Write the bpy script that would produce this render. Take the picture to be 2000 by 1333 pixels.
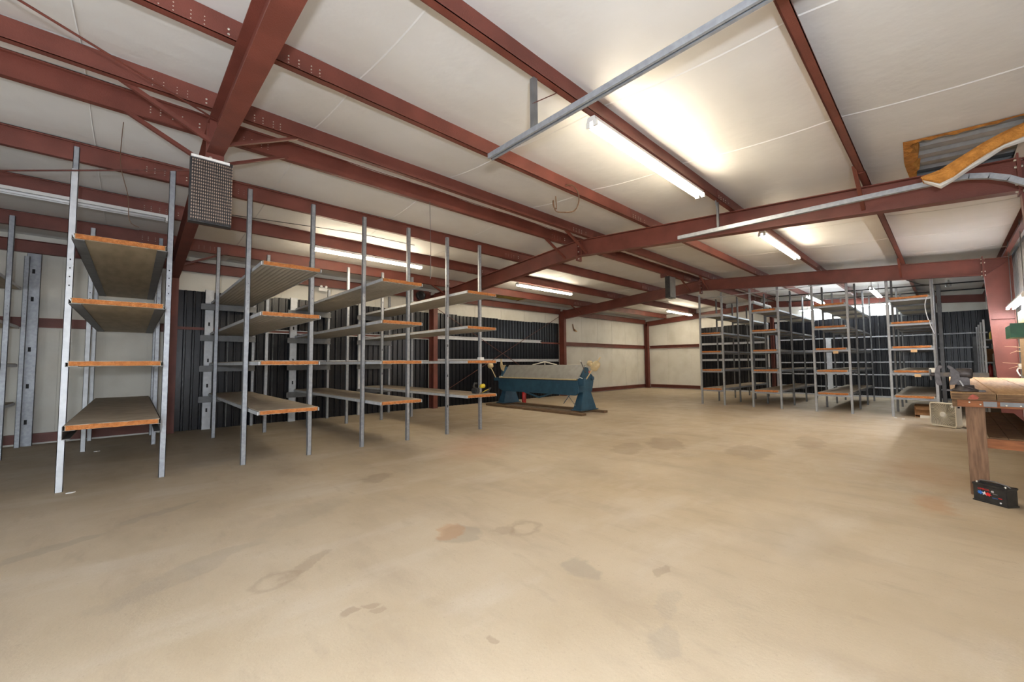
import bpy, bmesh, math, random
from mathutils import Vector, Matrix
random.seed(7)
sc = bpy.context.scene
for o in list(bpy.data.objects): bpy.data.objects.remove(o)
COL = sc.collection
# ------------------------------------------------------------------ camera
H = 1.4
def cam_matrix(yaw, pitch, roll):
    cy, sy = math.cos(yaw), math.sin(yaw); cp, sp = math.cos(pitch), math.sin(pitch); cr, sr = math.cos(roll), math.sin(roll)
    A = Matrix(((sy, 0, cy), (-cy, 0, sy), (0, -1, 0)))
    P = Matrix(((1, 0, 0), (0, cp, sp), (0, -sp, cp)))
    Q = Matrix(((cr, -sr, 0), (sr, cr, 0), (0, 0, 1)))
    R = (Q @ (P @ A.transposed())).transposed()      # rows: world axes in camera axes
    return Matrix(((R[0][0], -R[0][1], -R[0][2]), (R[1][0], -R[1][1], -R[1][2]), (R[2][0], -R[2][1], -R[2][2])))
cd = bpy.data.cameras.new('camera'); cam = bpy.data.objects.new('camera', cd); COL.objects.link(cam)
cam.matrix_world = Matrix.Translation((0, 0, H)) @ cam_matrix(.8197, .0537, -.0076).to_4x4()
cd.sensor_width = 36; cd.lens = 791.5 / 2000 * 36; cd.clip_start = .05; cd.clip_end = 200
sc.camera = cam
# ------------------------------------------------------------------ world, added fill, exposure
w = bpy.data.worlds.new('world'); sc.world = w; w.use_nodes = True
nt = w.node_tree; nt.nodes.clear()
sky = nt.nodes.new('ShaderNodeTexSky'); sky.sky_type = 'NISHITA'; sky.sun_elevation = math.radians(50); sky.sun_disc = False
bg = nt.nodes.new('ShaderNodeBackground'); bg.inputs[1].default_value = .25
wo = nt.nodes.new('ShaderNodeOutputWorld'); nt.links.new(sky.outputs[0], bg.inputs[0]); nt.links.new(bg.outputs[0], wo.inputs[0])
def area(name, loc, target, sx, sy, power, col):
    l = bpy.data.lights.new(name, 'AREA'); l.shape = 'RECTANGLE'; l.size = sx; l.size_y = sy; l.energy = power; l.color = col
    o = bpy.data.objects.new(name, l); COL.objects.link(o); o.location = loc
    d = Vector(target) - Vector(loc); o.rotation_euler = d.to_track_quat('-Z', 'Y').to_euler(); return o
# unseen fill lamps added behind the camera, at openings in near and right walls
area('added_fill_near', (-5.7, 1.4, 1.5), (6, 3.4, 1.9), 2.4, 2.4, 90, (.86, .92, 1))
area('added_fill_right', (-2.9, -1.05, 1.35), (-1.4, 6, 1.9), 3.0, 2.3, 60, (.86, .92, 1))
# the photographer's flash, just above and behind the camera (its shadows edge the beams in the photograph)
fl_ = bpy.data.lights.new('camera_flash', 'POINT'); fl_.energy = 285; fl_.shadow_soft_size = .06; fl_.color = (.86, .92, 1)
fo_ = bpy.data.objects.new('camera_flash', fl_); COL.objects.link(fo_); fo_.location = (-.15, -.35, 1.62)
sc.view_settings.view_transform = 'Standard'; sc.view_settings.look = 'None'
sc.view_settings.gamma = 1; sc.view_settings.use_curve_mapping = False
sc.view_settings.exposure = 0.74
TUBE_WARM, TUBE_COOL = 50.0, 30.0
# ------------------------------------------------------------------ materials
MATS = {}
def mat(name, col, rough=.6, metal=0.0, spec=.5, col2=None, nscale=8.0, bump=0.0, bscale=60.0, emit=None, estr=0.0, thr=(.35, .65), detail=4.0, stretch=None):
    m = bpy.data.materials.new(name); m.use_nodes = True; t = m.node_tree; b = t.nodes['Principled BSDF']
    b.inputs['Base Color'].default_value = (*col, 1); b.inputs['Roughness'].default_value = rough; b.inputs['Metallic'].default_value = metal
    b.inputs['Specular IOR Level'].default_value = spec
    geo = t.nodes.new('ShaderNodeNewGeometry'); vec = geo.outputs['Position']
    if stretch:
        mp = t.nodes.new('ShaderNodeMapping'); mp.inputs['Scale'].default_value = stretch; t.links.new(vec, mp.inputs[0]); vec = mp.outputs[0]
    if col2:
        n = t.nodes.new('ShaderNodeTexNoise'); n.inputs['Scale'].default_value = nscale; n.inputs['Detail'].default_value = detail; t.links.new(vec, n.inputs['Vector'])
        r = t.nodes.new('ShaderNodeMapRange'); r.inputs[1].default_value = thr[0]; r.inputs[2].default_value = thr[1]; t.links.new(n.outputs[0], r.inputs[0])
        x = t.nodes.new('ShaderNodeMix'); x.data_type = 'RGBA'; x.inputs[6].default_value = (*col, 1); x.inputs[7].default_value = (*col2, 1)
        t.links.new(r.outputs[0], x.inputs[0]); t.links.new(x.outputs[2], b.inputs['Base Color'])
    if bump:
        n2 = t.nodes.new('ShaderNodeTexNoise'); n2.inputs['Scale'].default_value = bscale; n2.inputs['Detail'].default_value = 3; t.links.new(vec, n2.inputs['Vector'])
        bp = t.nodes.new('ShaderNodeBump'); bp.inputs['Strength'].default_value = bump; bp.inputs['Distance'].default_value = .02
        t.links.new(n2.outputs[0], bp.inputs['Height']); t.links.new(bp.outputs[0], b.inputs['Normal'])
    if emit:
        b.inputs['Emission Color'].default_value = (*emit, 1); b.inputs['Emission Strength'].default_value = estr
    MATS[name] = m; return m
RED = mat('red_oxide_steel', (.175, .047, .031), .5, col2=(.13, .034, .022), nscale=3, bump=.15, bscale=90)
REDR = mat('rusty_red_steel', (.13, .035, .024), .6, col2=(.08, .022, .015), nscale=20)
GALV = mat('galvanized_steel', (.36, .375, .40), .45, .45, col2=(.29, .305, .33), nscale=22, detail=2)
GALVL = mat('galvanized_pale', (.60, .615, .635), .5, .25, col2=(.51, .525, .545), nscale=12)
GALVD = mat('galvanized_dull_shaded', (.19, .19, .19), .5, .4, col2=(.145, .145, .145), nscale=9)  # dark steel; on rear posts and cross beams it paints shade
VINYL = mat('white_insulation_vinyl', (.73, .72, .70), .55, col2=(.67, .655, .63), nscale=1.1, bump=.35, bscale=5.5)
VINYLW = mat('white_wall_insulation', (.70, .68, .61), .55, col2=(.60, .575, .50), nscale=1.6, bump=.3, bscale=4, thr=(.45, .75))
ORANGE = mat('orange_fibreglass', (.62, .27, .055), .95, col2=(.42, .17, .03), nscale=14, bump=.8, bscale=50)
FOAM = mat('orange_foam_core', (.56, .21, .06), .9, col2=(.40, .135, .035), nscale=30, bump=.6, bscale=120)
YELLOWI = mat('yellow_fibreglass', (.52, .43, .11), .95, col2=(.36, .31, .07), nscale=6)
SIDE = mat('black_siding_paint', (.0055, .006, .0085), .28, spec=.4, col2=(.010, .0105, .0125), nscale=6, thr=(.45, .8), bump=.1, bscale=20)
SKIN = mat('panel_skin_offwhite', (.40, .375, .32), .5, col2=(.32, .295, .245), nscale=6, stretch=(1, .25, 1))
SKINB = mat('panel_skin_tan', (.44, .36, .24), .55, col2=(.33, .265, .165), nscale=7, stretch=(1.5, .3, 1))
BOARDTOP = mat('dusty_board_top', (.43, .36, .275), .8, col2=(.34, .285, .215), nscale=5)
DARK = mat('near_black', (.012, .012, .013), .8)  # flat near-black, painting the shade inside slots and vents
BLACK = mat('black_plastic', (.018, .018, .02), .4, col2=(.035, .033, .03), nscale=18)
WHITE = mat('white_enamel', (.78, .77, .74), .4)
CREAM = mat('cream_paint', (.62, .50, .30), .5, col2=(.52, .40, .22), nscale=14)
FANW = mat('fan_cream', (.74, .69, .58), .4)
FANB = mat('fan_blade', (.36, .33, .27), .5)
GALVM = mat('galvanized_mid', (.37, .375, .38), .5, .35, col2=(.31, .315, .32), nscale=12)
IVORY = mat('ivory_plastic', (.60, .56, .47), .5)
BLUE = mat('blue_machine_paint', (.030, .088, .14), .42, col2=(.022, .065, .105), nscale=7, bump=.1, bscale=30)
GREY = mat('grey_steel_sheet', (.30, .295, .28), .45, .3, col2=(.25, .245, .23), nscale=6)
VISE = mat('dark_cast_iron', (.10, .088, .085), .5, .4, col2=(.06, .05, .05), nscale=25)
VISEB = mat('oily_slide_bar', (.085, .058, .035), .45, .5, col2=(.05, .04, .03), nscale=30)
WOOD = mat('bench_plank_wood', (.50, .31, .15), .65, col2=(.36, .21, .095), nscale=6, stretch=(.6, 9, 9), detail=6, bump=.2, bscale=12)
WOODE = mat('bench_end_grain', (.20, .115, .055), .8, col2=(.11, .06, .028), nscale=9, stretch=(4, 1.2, 9), bump=.4, bscale=18)
WOODL = mat('bench_leg_wood', (.26, .145, .08), .7, col2=(.16, .085, .045), nscale=7, stretch=(8, 8, .8), detail=6, bump=.2, bscale=12)
WOODR = mat('bench_apron_wood', (.34, .12, .04), .7, col2=(.22, .075, .025), nscale=8, stretch=(6, 1, 6))
SKID = mat('skid_timber', (.19, .115, .06), .8, col2=(.12, .07, .035), nscale=7, stretch=(6, .8, 6))
PLY = mat('raw_plywood', (.60, .43, .24), .7, col2=(.50, .34, .18), nscale=5, stretch=(1, 1, 6))
GREEN = mat('green_paint', (.035, .17, .10), .5, col2=(.028, .13, .08), nscale=10)
REDP = mat('red_gloss', (.45, .02, .018), .3)
CARD = mat('cardboard', (.24, .12, .045), .85, col2=(.18, .085, .03), nscale=10)
TAN = mat('tan_card', (.62, .40, .20), .8)
YEL = mat('yellow_plastic', (.65, .48, .03), .4)
BRONZE = mat('brown_cable', (.10, .05, .025), .6)
BOLT = mat('zinc_bolt', (.62, .58, .50), .35, .6)
PINK = mat('faded_red_paint', (.48, .10, .08), .8, col2=(.30, .09, .05), nscale=30)
TUBEW = mat('lit_tube_warm', (1, 1, 1), .4, emit=(1, .87, .66), estr=TUBE_WARM)
TUBEC = mat('lit_tube_cool', (1, 1, 1), .4, emit=(.86, .94, 1), estr=TUBE_COOL)
TUBEN = mat('lit_tube_neutral', (1, 1, 1), .4, emit=(.97, .97, 1), estr=70.0)
TUBEO = mat('unlit_tube', (.75, .76, .78), .25)
def grille_mat():
    m = mat('perforated_grille', (.05, .04, .038), .6); t = m.node_tree; b = t.nodes['Principled BSDF']
    g = t.nodes.new('ShaderNodeNewGeometry'); s = t.nodes.new('ShaderNodeSeparateXYZ'); t.links.new(g.outputs['Position'], s.inputs[0])
    def M(op, a, bb=None):
        n = t.nodes.new('ShaderNodeMath'); n.operation = op
        for i, v in enumerate((a, bb)):
            if v is None: continue
            if isinstance(v, (int, float)): n.inputs[i].default_value = v
            else: t.links.new(v, n.inputs[i])
        return n.outputs[0]
    zz = M('LESS_THAN', M('FRACT', M('MULTIPLY', s.outputs[2], 30.0)), .45)
    x = t.nodes.new('ShaderNodeMix'); x.data_type = 'RGBA'; x.inputs[6].default_value = (.045, .032, .03, 1); x.inputs[7].default_value = (.30, .215, .16, 1)
    t.links.new(zz, x.inputs[0]); t.links.new(x.outputs[2], b.inputs['Base Color']); return m
GRILLE = grille_mat()
def floor_mat():
    m = bpy.data.materials.new('stained_concrete'); m.use_nodes = True; t = m.node_tree; b = t.nodes['Principled BSDF']
    N = t.nodes.new; L = t.links.new
    geo = N('ShaderNodeNewGeometry'); pos = geo.outputs['Position']
    def noise(sc_, det, vec=pos, stretch=None, rot=0):
        if stretch:
            mp = N('ShaderNodeMapping'); mp.inputs['Scale'].default_value = stretch; mp.inputs['Rotation'].default_value = (0, 0, rot); L(vec, mp.inputs[0]); vec = mp.outputs[0]
        n = N('ShaderNodeTexNoise'); n.inputs['Scale'].default_value = sc_; n.inputs['Detail'].default_value = det; n.inputs['Roughness'].default_value = .6; L(vec, n.inputs['Vector']); return n
    def ramp(v, a, bb, lo=0.0, hi=1.0):
        r = N('ShaderNodeMapRange'); r.inputs[1].default_value = a; r.inputs[2].default_value = bb; r.inputs[3].default_value = lo; r.inputs[4].default_value = hi; L(v, r.inputs[0]); return r.outputs[0]
    def mix(f, a, c, mode='MIX'):
        x = N('ShaderNodeMix'); x.data_type = 'RGBA'; x.blend_type = mode; L(f, x.inputs[0])
        if isinstance(a, tuple): x.inputs[6].default_value = (*a, 1)
        else: L(a, x.inputs[6])
        x.inputs[7].default_value = (*c, 1); return x.outputs[2]
    c = mix(ramp(noise(.55, 5).outputs[0], .35, .65), (.52, .435, .32), (.43, .345, .235))
    c = mix(ramp(noise(2.2, 6, stretch=(1, .35, 1), rot=.5).outputs[0], .50, .72, 0, .75), c, (.38, .305, .22))
    c = mix(ramp(noise(1.4, 5, stretch=(.4, 1, 1), rot=.2).outputs[0], .52, .75, 0, .6), c, (.60, .54, .45))
    c = mix(ramp(noise(38, 3).outputs[0], .62, .75, 0, .45), c, (.33, .26, .19))
    c = mix(ramp(noise(120, 2).outputs[0], .5, .8, 0, .3), c, (.36, .29, .21))
    c = mix(ramp(noise(7, 6, stretch=(1, .3, 1), rot=.9).outputs[0], .58, .74, 0, .5), c, (.36, .29, .21))
    wob = noise(5.0, 6)
    wn = noise(4.0, 4); sub = N('ShaderNodeVectorMath'); sub.operation = 'SUBTRACT'; L(wn.outputs['Color'], sub.inputs[0]); sub.inputs[1].default_value = (.5, .5, .5)
    scl = N('ShaderNodeVectorMath'); scl.operation = 'SCALE'; L(sub.outputs[0], scl.inputs[0]); scl.inputs['Scale'].default_value = .28
    adv = N('ShaderNodeVectorMath'); adv.operation = 'ADD'; L(pos, adv.inputs[0]); L(scl.outputs[0], adv.inputs[1])
    fl2 = N('ShaderNodeVectorMath'); fl2.operation = 'MULTIPLY'; L(adv.outputs[0], fl2.inputs[0]); fl2.inputs[1].default_value = (1, 1, 0); wpos = fl2.outputs[0]
    def stain(cx, cy, rx, ry, ang, colr, strength, ring=False, wobble=.9, soft=.14):
        nonlocal c
        mp = N('ShaderNodeMapping'); mp.vector_type = 'TEXTURE'; mp.inputs['Location'].default_value = (cx, cy, 0); mp.inputs['Rotation'].default_value = (0, 0, ang); mp.inputs['Scale'].default_value = (rx, ry, 1)
        L(wpos, mp.inputs[0])
        ln = N('ShaderNodeVectorMath'); ln.operation = 'LENGTH'; L(mp.outputs[0], ln.inputs[0])
        ad = N('ShaderNodeMath'); ad.operation = 'MULTIPLY_ADD'; L(wob.outputs[0], ad.inputs[0]); ad.inputs[1].default_value = wobble; L(ln.outputs['Value'], ad.inputs[2])
        d = ad.outputs[0]; e = 1 + wobble * .5
        f = ramp(d, e - soft, e + soft, strength * .75, 0)
        if ring:
            g = ramp(d, e * .72 - soft, e * .72 + soft, 0, 1); mm = N('ShaderNodeMath'); mm.operation = 'MULTIPLY'; L(f, mm.inputs[0]); L(g, mm.inputs[1]); f = mm.outputs[0]
        c = mix(f, c, colr)
    BR, GR, OR = (.30, .225, .155), (.33, .28, .215), (.42, .22, .10)
    stain(1.99, 2.78, .20, .17, .8, GR, .75); stain(1.97, 2.90, .15, .12, .8, OR, .6)
    stain(2.47, 2.53, .17, .13, .7, BR, .55, True); stain(2.30, 2.62, .10, .09, .4, BR, .5)
    stain(2.27, 1.77, .16, .11, .75, GR, .75); stain(.72, 3.02, .17, .11, .6, BR, .5, True); stain(.93, 3.12, .20, .06, .55, BR, .55)
    stain(.94, 2.36, .055, .045, 0, BR, .75); stain(1.06, 2.35, .05, .035, 0, BR, .7); stain(1.07, 2.27, .035, .03, 0, BR, .6)
    stain(1.39, 1.64, .03, .03, 0, BR, .7); stain(2.62, 1.36, .07, .04, .2, BR, .6); stain(1.98, 1.03, .13, .10, .3, GR, .55); stain(2.30, 1.18, .16, .07, .4, GR, .4)
    stain(6.7, 3.35, .55, .30, .5, BR, .7); stain(5.9, 3.6, .45, .25, .4, BR, .55); stain(7.0, 2.15, .5, .3, .3, BR, .6); stain(8.5, 1.65, .7, .22, .2, BR, .6)
    stain(4.45, 5.6, 1.0, .5, .6, (.52, .27, .18), .4, soft=.5); stain(2.26, 4.85, .22, .14, .5, BR, .65); stain(1.25, 4.2, .45, .2, .5, GR, .45, soft=.3)
    stain(7.2, .25, .7, .35, .2, OR, .35, soft=.4); stain(5.7, .15, .35, .12, .1, OR, .6, soft=.4); stain(5.2, 1.9, .8, .5, .3, GR, .4, soft=.3); stain(4.3, 3.4, .7, .4, .2, GR, .35, soft=.4); stain(3.9, .9, .5, .35, .2, GR, .4, soft=.3)
    stain(-.45, 4.75, .3, .07, .5, GR, .6); stain(.25, 5.2, .35, .06, .45, GR, .6); stain(.35, 3.6, .5, .12, .5, GR, .45)
    L(c, b.inputs['Base Color'])
    r = ramp(noise(3, 4).outputs[0], .3, .7, .48, .72); L(r, b.inputs['Roughness']); b.inputs['Specular IOR Level'].default_value = .35
    bp = N('ShaderNodeBump'); bp.inputs['Strength'].default_value = .12; bp.inputs['Distance'].default_value = .01; L(noise(45, 4).outputs[0], bp.inputs['Height']); L(bp.outputs[0], b.inputs['Normal'])
    return m
FLOOR = floor_mat()
# ------------------------------------------------------------------ mesh helpers
class B:
    def __init__(s): s.v = []; s.f = []
    def add(s, vs, fs):
        o = len(s.v); s.v += [tuple(x) for x in vs]; s.f += [tuple(i + o for i in f) for f in fs]; return s
    def box(s, x0, x1, y0, y1, z0, z1):
        return s.add([(x0, y0, z0), (x1, y0, z0), (x1, y1, z0), (x0, y1, z0), (x0, y0, z1), (x1, y0, z1), (x1, y1, z1), (x0, y1, z1)],
                     [(0, 3, 2, 1), (4, 5, 6, 7), (0, 1, 5, 4), (1, 2, 6, 5), (2, 3, 7, 6), (3, 0, 4, 7)])
    def sweep(s, prof, p, q, u, v):     # 2-D profile carried from p to q; u, v span its plane
        p, q, u, v = Vector(p), Vector(q), Vector(u), Vector(v); n = len(prof)
        vs = [p + u * a + v * b for a, b in prof] + [q + u * a + v * b for a, b in prof]
        fs = [(i, (i + 1) % n, n + (i + 1) % n, n + i) for i in range(n)] + [tuple(range(n - 1, -1, -1)), tuple(range(n, 2 * n))]
        return s.add(vs, fs)
    def bar(s, p, q, w, h, up=(0, 0, 1)):
        p, q = Vector(p), Vector(q); d = (q - p).normalized(); u = d.cross(Vector(up))
        if u.length < 1e-4: u = d.cross(Vector((1, 0, 0)))
        u.normalize(); v = u.cross(d)
        return s.sweep([(-w / 2, -h / 2), (w / 2, -h / 2), (w / 2, h / 2), (-w / 2, h / 2)], p, q, u, v)
    def angle(s, p, q, w, t=.006, up=(0, 0, 1)):
        p, q = Vector(p), Vector(q); d = (q - p).normalized(); u = d.cross(Vector(up)); u.normalize(); v = u.cross(d)
        return s.sweep([(0, 0), (w, 0), (w, t), (t, t), (t, w), (0, w)], p, q, u, v)
    def tube(s, pts, r, n=8, r2=None):
        pts = [Vector(p) for p in pts]; rings = []; up = None
        for i, p in enumerate(pts):
            d = (pts[min(i + 1, len(pts) - 1)] - pts[max(i - 1, 0)]).normalized()
            if up is None: up = d.cross(Vector((0, 0, 1))) if abs(d.z) < .95 else d.cross(Vector((1, 0, 0)))
            up = (up - d * up.dot(d)).normalized(); v = d.cross(up)
            rr = r if r2 is None else r + (r2 - r) * i / (len(pts) - 1)
            rings.append([p + up * (rr * math.cos(2 * math.pi * k / n)) + v * (rr * math.sin(2 * math.pi * k / n)) for k in range(n)])
        vs = [x for rg in rings for x in rg]; fs = []
        for i in range(len(pts) - 1):
            for k in range(n): fs.append((i * n + k, i * n + (k + 1) % n, (i + 1) * n + (k + 1) % n, (i + 1) * n + k))
        fs += [tuple(range(n - 1, -1, -1)), tuple(range(len(vs) - n, len(vs)))]
        return s.add(vs, fs)
    def lathe(s, base, axis, prof, n=16):   # prof: (radius, distance along axis)
        base = Vector(base); a = Vector(axis).normalized(); u = a.cross(Vector((0, 0, 1))) if abs(a.z) < .9 else Vector((1, 0, 0)); u.normalize(); v = a.cross(u)
        vs = []; fs = []
        for r, h in prof:
            for k in range(n): vs.append(base + a * h + u * (r * math.cos(2 * math.pi * k / n)) + v * (r * math.sin(2 * math.pi * k / n)))
        for i in range(len(prof) - 1):
            for k in range(n): fs.append((i * n + k, i * n + (k + 1) % n, (i + 1) * n + (k + 1) % n, (i + 1) * n + k))
        fs += [tuple(range(n - 1, -1, -1)), tuple(range(len(vs) - n, len(vs)))]
        return s.add(vs, fs)
    def prism(s, poly, axis, a0, a1):      # poly in the plane normal to axis ('x': y,z  'y': x,z  'z': x,y)
        n = len(poly)
        def P(c, a): return {'x': (a, c[0], c[1]), 'y': (c[0], a, c[1]), 'z': (c[0], c[1], a)}[axis]
        return s.add([P(c, a0) for c in poly] + [P(c, a1) for c in poly],
                     [(i, (i + 1) % n, n + (i + 1) % n, n + i) for i in range(n)] + [tuple(range(n - 1, -1, -1)), tuple(range(n, 2 * n))])
def wloc(o):
    v = Vector(o.location)
    while o.parent: o = o.parent; v = v + Vector(o.location)
    return v
def part(name, b, m, parent=None, label=None, kind=None, smooth=False, local=False, bevel=0.0):
    off = wloc(parent) if (parent and not local) else Vector((0, 0, 0))
    me = bpy.data.meshes.new(name); me.from_pydata([tuple(Vector(v) - off) for v in b.v], [], b.f); me.materials.append(m)
    bm = bmesh.new(); bm.from_mesh(me); bmesh.ops.recalc_face_normals(bm, faces=bm.faces)
    if bevel: bmesh.ops.bevel(bm, geom=list(bm.edges), offset=bevel, segments=2, affect='EDGES', clamp_overlap=True)
    bm.to_mesh(me); bm.free()
    if smooth:
        for p in me.polygons: p.use_smooth = len(p.vertices) == 4
    o = bpy.data.objects.new(name, me); COL.objects.link(o)
    if parent: o.parent = parent
    if label: o['label'] = label
    if kind: o['kind'] = kind
    return o
def thing(name, label, cat, loc=(0, 0, 0), group=None, rz=0):
    o = bpy.data.objects.new(name, None); COL.objects.link(o); o.location = loc; o.rotation_euler = (0, 0, rz); o.empty_display_size = .1
    o['label'] = label; o['category'] = cat
    if group: o['group'] = group
    return o
def solo(name, b, m, label, cat, group=None, **k):      # a thing that is one mesh
    o = part(name, b, m, **k); o['label'] = label; o['category'] = cat
    if group: o['group'] = group
    return o
def structure(name, b, m, **k):
    return part(name, b, m, kind='structure', **k)
# ------------------------------------------------------------------ building dimensions
YW, YE, XB, XE = 11.24, -1.08, -5.9, 20.55
YR_, ZR, SL = 5.3, 4.01, .0753
def zb(y): return ZR - SL * abs(y - YR_)          # underside of the purlins = top of the rafters
def zc(y): return zb(y) + .225                    # insulation ceiling
FX = (.5, 6.855, 13.21)                           # near faces of the three rigid frames
# ------------------------------------------------------------------ floor
structure('floor', B().box(XB, XE, -1.2, YW + .1, -.2, 0), FLOOR)
# ------------------------------------------------------------------ walls
def grid(b, xs, ys, zf, skip=None):
    o = len(b.v); n = len(ys)
    for x in xs:
        for y in ys: b.v.append((x, y, zf(x, y)))
    for i in range(len(xs) - 1):
        for j in range(n - 1):
            if skip and skip((xs[i] + xs[i + 1]) / 2, (ys[j] + ys[j + 1]) / 2): continue
            b.f.append((o + i * n + j, o + i * n + j + 1, o + (i + 1) * n + j + 1, o + (i + 1) * n + j))
wl = structure('wall_left', B().box(XB, XE + .15, YW + .03, YW + .12, 0, 3.9), VINYLW)
x = XB
while x < XE - .05:                                # insulation strips with folded vertical seams
    x1 = min(x + 1.22, XE)
    b = B(); n = 7; vs = []
    for k in range(n):
        t = k / (n - 1); vs.append((x + .004 + (x1 - x - .008) * t, YW + .02 - .022 * math.sin(math.pi * t)))
    b.prism(vs + [(x1 - .004, YW + .03), (x + .004, YW + .03)], 'z', 0, zc(YW) - .01)
    part('insulation_strip', b, VINYLW, wl); x = x1
ww = structure('wall_far', B().box(XE, XE + .1, YE - .1, YW + .1, 0, 4.4), VINYLW)
y = YW
while y > YE + .05:
    y1 = max(y - 1.22, YE)
    b = B(); vs = []
    for k in range(7):
        t = k / 6; vs.append((XE - .002 - .022 * math.sin(math.pi * t), y - .004 + (y1 - y + .008) * t))
    b.prism(vs + [(XE + .01, y1 + .004), (XE + .01, y - .004)], 'z', 0, zc(max(min(y, YR_), y1)) - .02 if y1 < YR_ < y else min(zc(y), zc(y1)) - .01)
    part('insulation_strip', b, VINYLW, ww); y = y1
structure('wall_near', B().box(XB - .1, XB, YE - .1, .2, 0, 4.4).box(XB - .1, XB, 2.6, YW + .1, 0, 4.4).box(XB - .1, XB, .2, 2.6, 2.7, 4.4), VINYLW)  # unseen gap left in this wall for the added fill lamp
# right wall: galvanized ribbed sheeting with an unseen opening added at the fill lamp
b = B().box(-1.4, XE, YE - .1, YE - .03, 0, 3.9).box(XB, -4.4, YE - .1, YE - .03, 0, 3.9).box(-4.4, -1.4, YE - .1, YE - .03, 2.5, 3.9)
wr = structure('wall_right', b, GALVL)
def ribbed(x0, x1, z0, z1, y, depth, sgn, pitch=.2):
    pts = []; x = x0
    while x < x1 - .01:
        for dx, d in ((0, 0), (.45, 0), (.55, 1), (.85, 1), (.95, 0)):
            xx = x + dx * pitch
            if xx < x1: pts.append((xx, y + sgn * d * depth))
        x += pitch
    pts.append((x1, y)); return pts + [(x1, y - sgn * .01), (x0, y - sgn * .01)]
for k in range(11):
    x0 = 7.2 + k * 1.2; x1 = min(x0 + 1.195, XE - .02)
    part('sheet_panel', B().prism(ribbed(x0, x1, 0, 0, YE - .02, .025, 1), 'z', 0, 3.62), GALVL, wr)
# black ribbed siding sheets standing against the insulation
def siding(axis, a0, a1, fixed, sgn, ztop, parent, wdt=.91):
    a = a0; k = 0
    while a < a1 - .03:
        e = min(a + wdt, a1); pts = []; p = a + .004; pitch = .1517; i = 0
        while p < e - .012:
            for dx, d in ((0, 0), (.62, 0), (.70, 1), (.90, 1), (.98, 0)):
                q = p + dx * pitch
                if q < e - .006: pts.append((q, d * .03 + .003))
            p += pitch
        pts.append((e - .006, .003))
        poly = [(q, fixed + sgn * d) if axis == 'x' else (fixed + sgn * d, q) for q, d in pts]
        poly += [(pts[-1][0], fixed) if axis == 'x' else (fixed, pts[-1][0]), (pts[0][0], fixed) if axis == 'x' else (fixed, pts[0][0])]
        dz = random.uniform(-.03, .03)
        part('siding_sheet', B().prism(poly, 'z', .0, ztop + dz), SIDE, parent); a = e; k += 1
siding('x', .66, 6.84, YW - .025, -1, 3.04, wl)
siding('x', 7.02, 13.19, YW - .025, -1, 3.03, wl)
siding('y', -1.02, 8.33, XE - .045, -1, 3.06, ww)
# red base channels and girts of the walls
def cchan(b, p, q, out, h, d=.05, t=.008):
    out = Vector(out); b.sweep([(0, -h / 2), (d, -h / 2), (d, -h / 2 + .02), (t, -h / 2 + t), (t, h / 2 - t), (d, h / 2 - .02), (d, h / 2), (0, h / 2)], p, q, out, (0, 0, 1))
def girt(p, q, out, z, h, label):
    b = B(); cchan(b, (p[0], p[1], z), (q[0], q[1], z), out, h, .07); return b
for x0, x1, nm in ((XB, .5, 'nearest the camera'), (13.36, XE - .1, 'in the far corner bay')):
    solo('wall_girt', girt((x0, YW - .01), (x1, YW - .01), (0, -1, 0), 2.19, .17, ''), RED, 'red steel girt halfway up the white left wall ' + nm, 'girt')
    solo('base_channel', girt((x0, YW - .01), (x1, YW - .01), (0, -1, 0), .12, .16, ''), RED, 'red steel channel along the foot of the white left wall ' + nm, 'channel')
solo('wall_girt', B().box(.66, 6.84, YW - .085, YW - .05, 2.17, 2.23), RED, 'thin red girt across the black siding behind the left shelf racks', 'girt')
solo('wall_girt', B().box(12.0, 13.2, YW - .085, YW - .05, 2.17, 2.23), RED, 'short red girt end on black siding left of the third frame column', 'girt')
solo('wall_girt', girt((XE - .03, 8.36), (XE - .03, YW - .26), (-1, 0, 0), 2.19, .15, ''), RED, 'red steel girt on the white far wall beside the corner column', 'girt')
solo('base_channel', girt((XE - .03, 8.36), (XE - .03, YW - .26), (-1, 0, 0), .12, .16, ''), RED, 'red channel along the foot of the white far wall', 'channel')
structure('pale_strip_1', B().box(XE - .09, XE - .07, -1.0, 8.3, 0, .06), GALVL)  # pale strip along the foot of the black far wall
# pale galvanized rails across the black siding
def galv_rail(p, q, h, label, out):
    b = B(); cchan(b, p, q, out, h, .06); solo('siding_rail', b, GALVL, label, 'rail')
galv_rail((2.28, YW - .05, 2.2), (6.8, YW - .05, 2.2), .09, 'pale galvanized rail on black siding behind second and third shelf racks, upper', (0, -1, 0))
galv_rail((7.05, YW - .06, 2.24), (12.0, YW - .06, 2.24), .11, 'pale galvanized rail on black siding above the blue bending machine, upper', (0, -1, 0))
galv_rail((2.05, YW - .05, 1.47), (6.8, YW - .05, 1.47), .06, 'thin galvanized rail on black siding behind left racks at shelf height', (0, -1, 0))
galv_rail((7.05, YW - .06, 1.49), (13.1, YW - .06, 1.49), .1, 'galvanized rail on black siding just above the blue bending machine', (0, -1, 0))
for z, nm in ((2.28, 'topmost'), (1.80, 'second from top'), (1.32, 'third from top'), (.85, 'fourth from top'), (.36, 'lowest')):
    galv_rail((XE - .09, -.95, z), (XE - .09, 5.0, z), .045, nm + ' pale rail across the black far wall behind the right racks', (-1, 0, 0))
for z, nm in ((2.23, 'upper'), (1.46, 'lower')):
    galv_rail((XE - .09, 5.35, z), (XE - .09, 8.25, z), .09, nm + ' cream rail on black far wall left of the red column', (-1, 0, 0))
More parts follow.
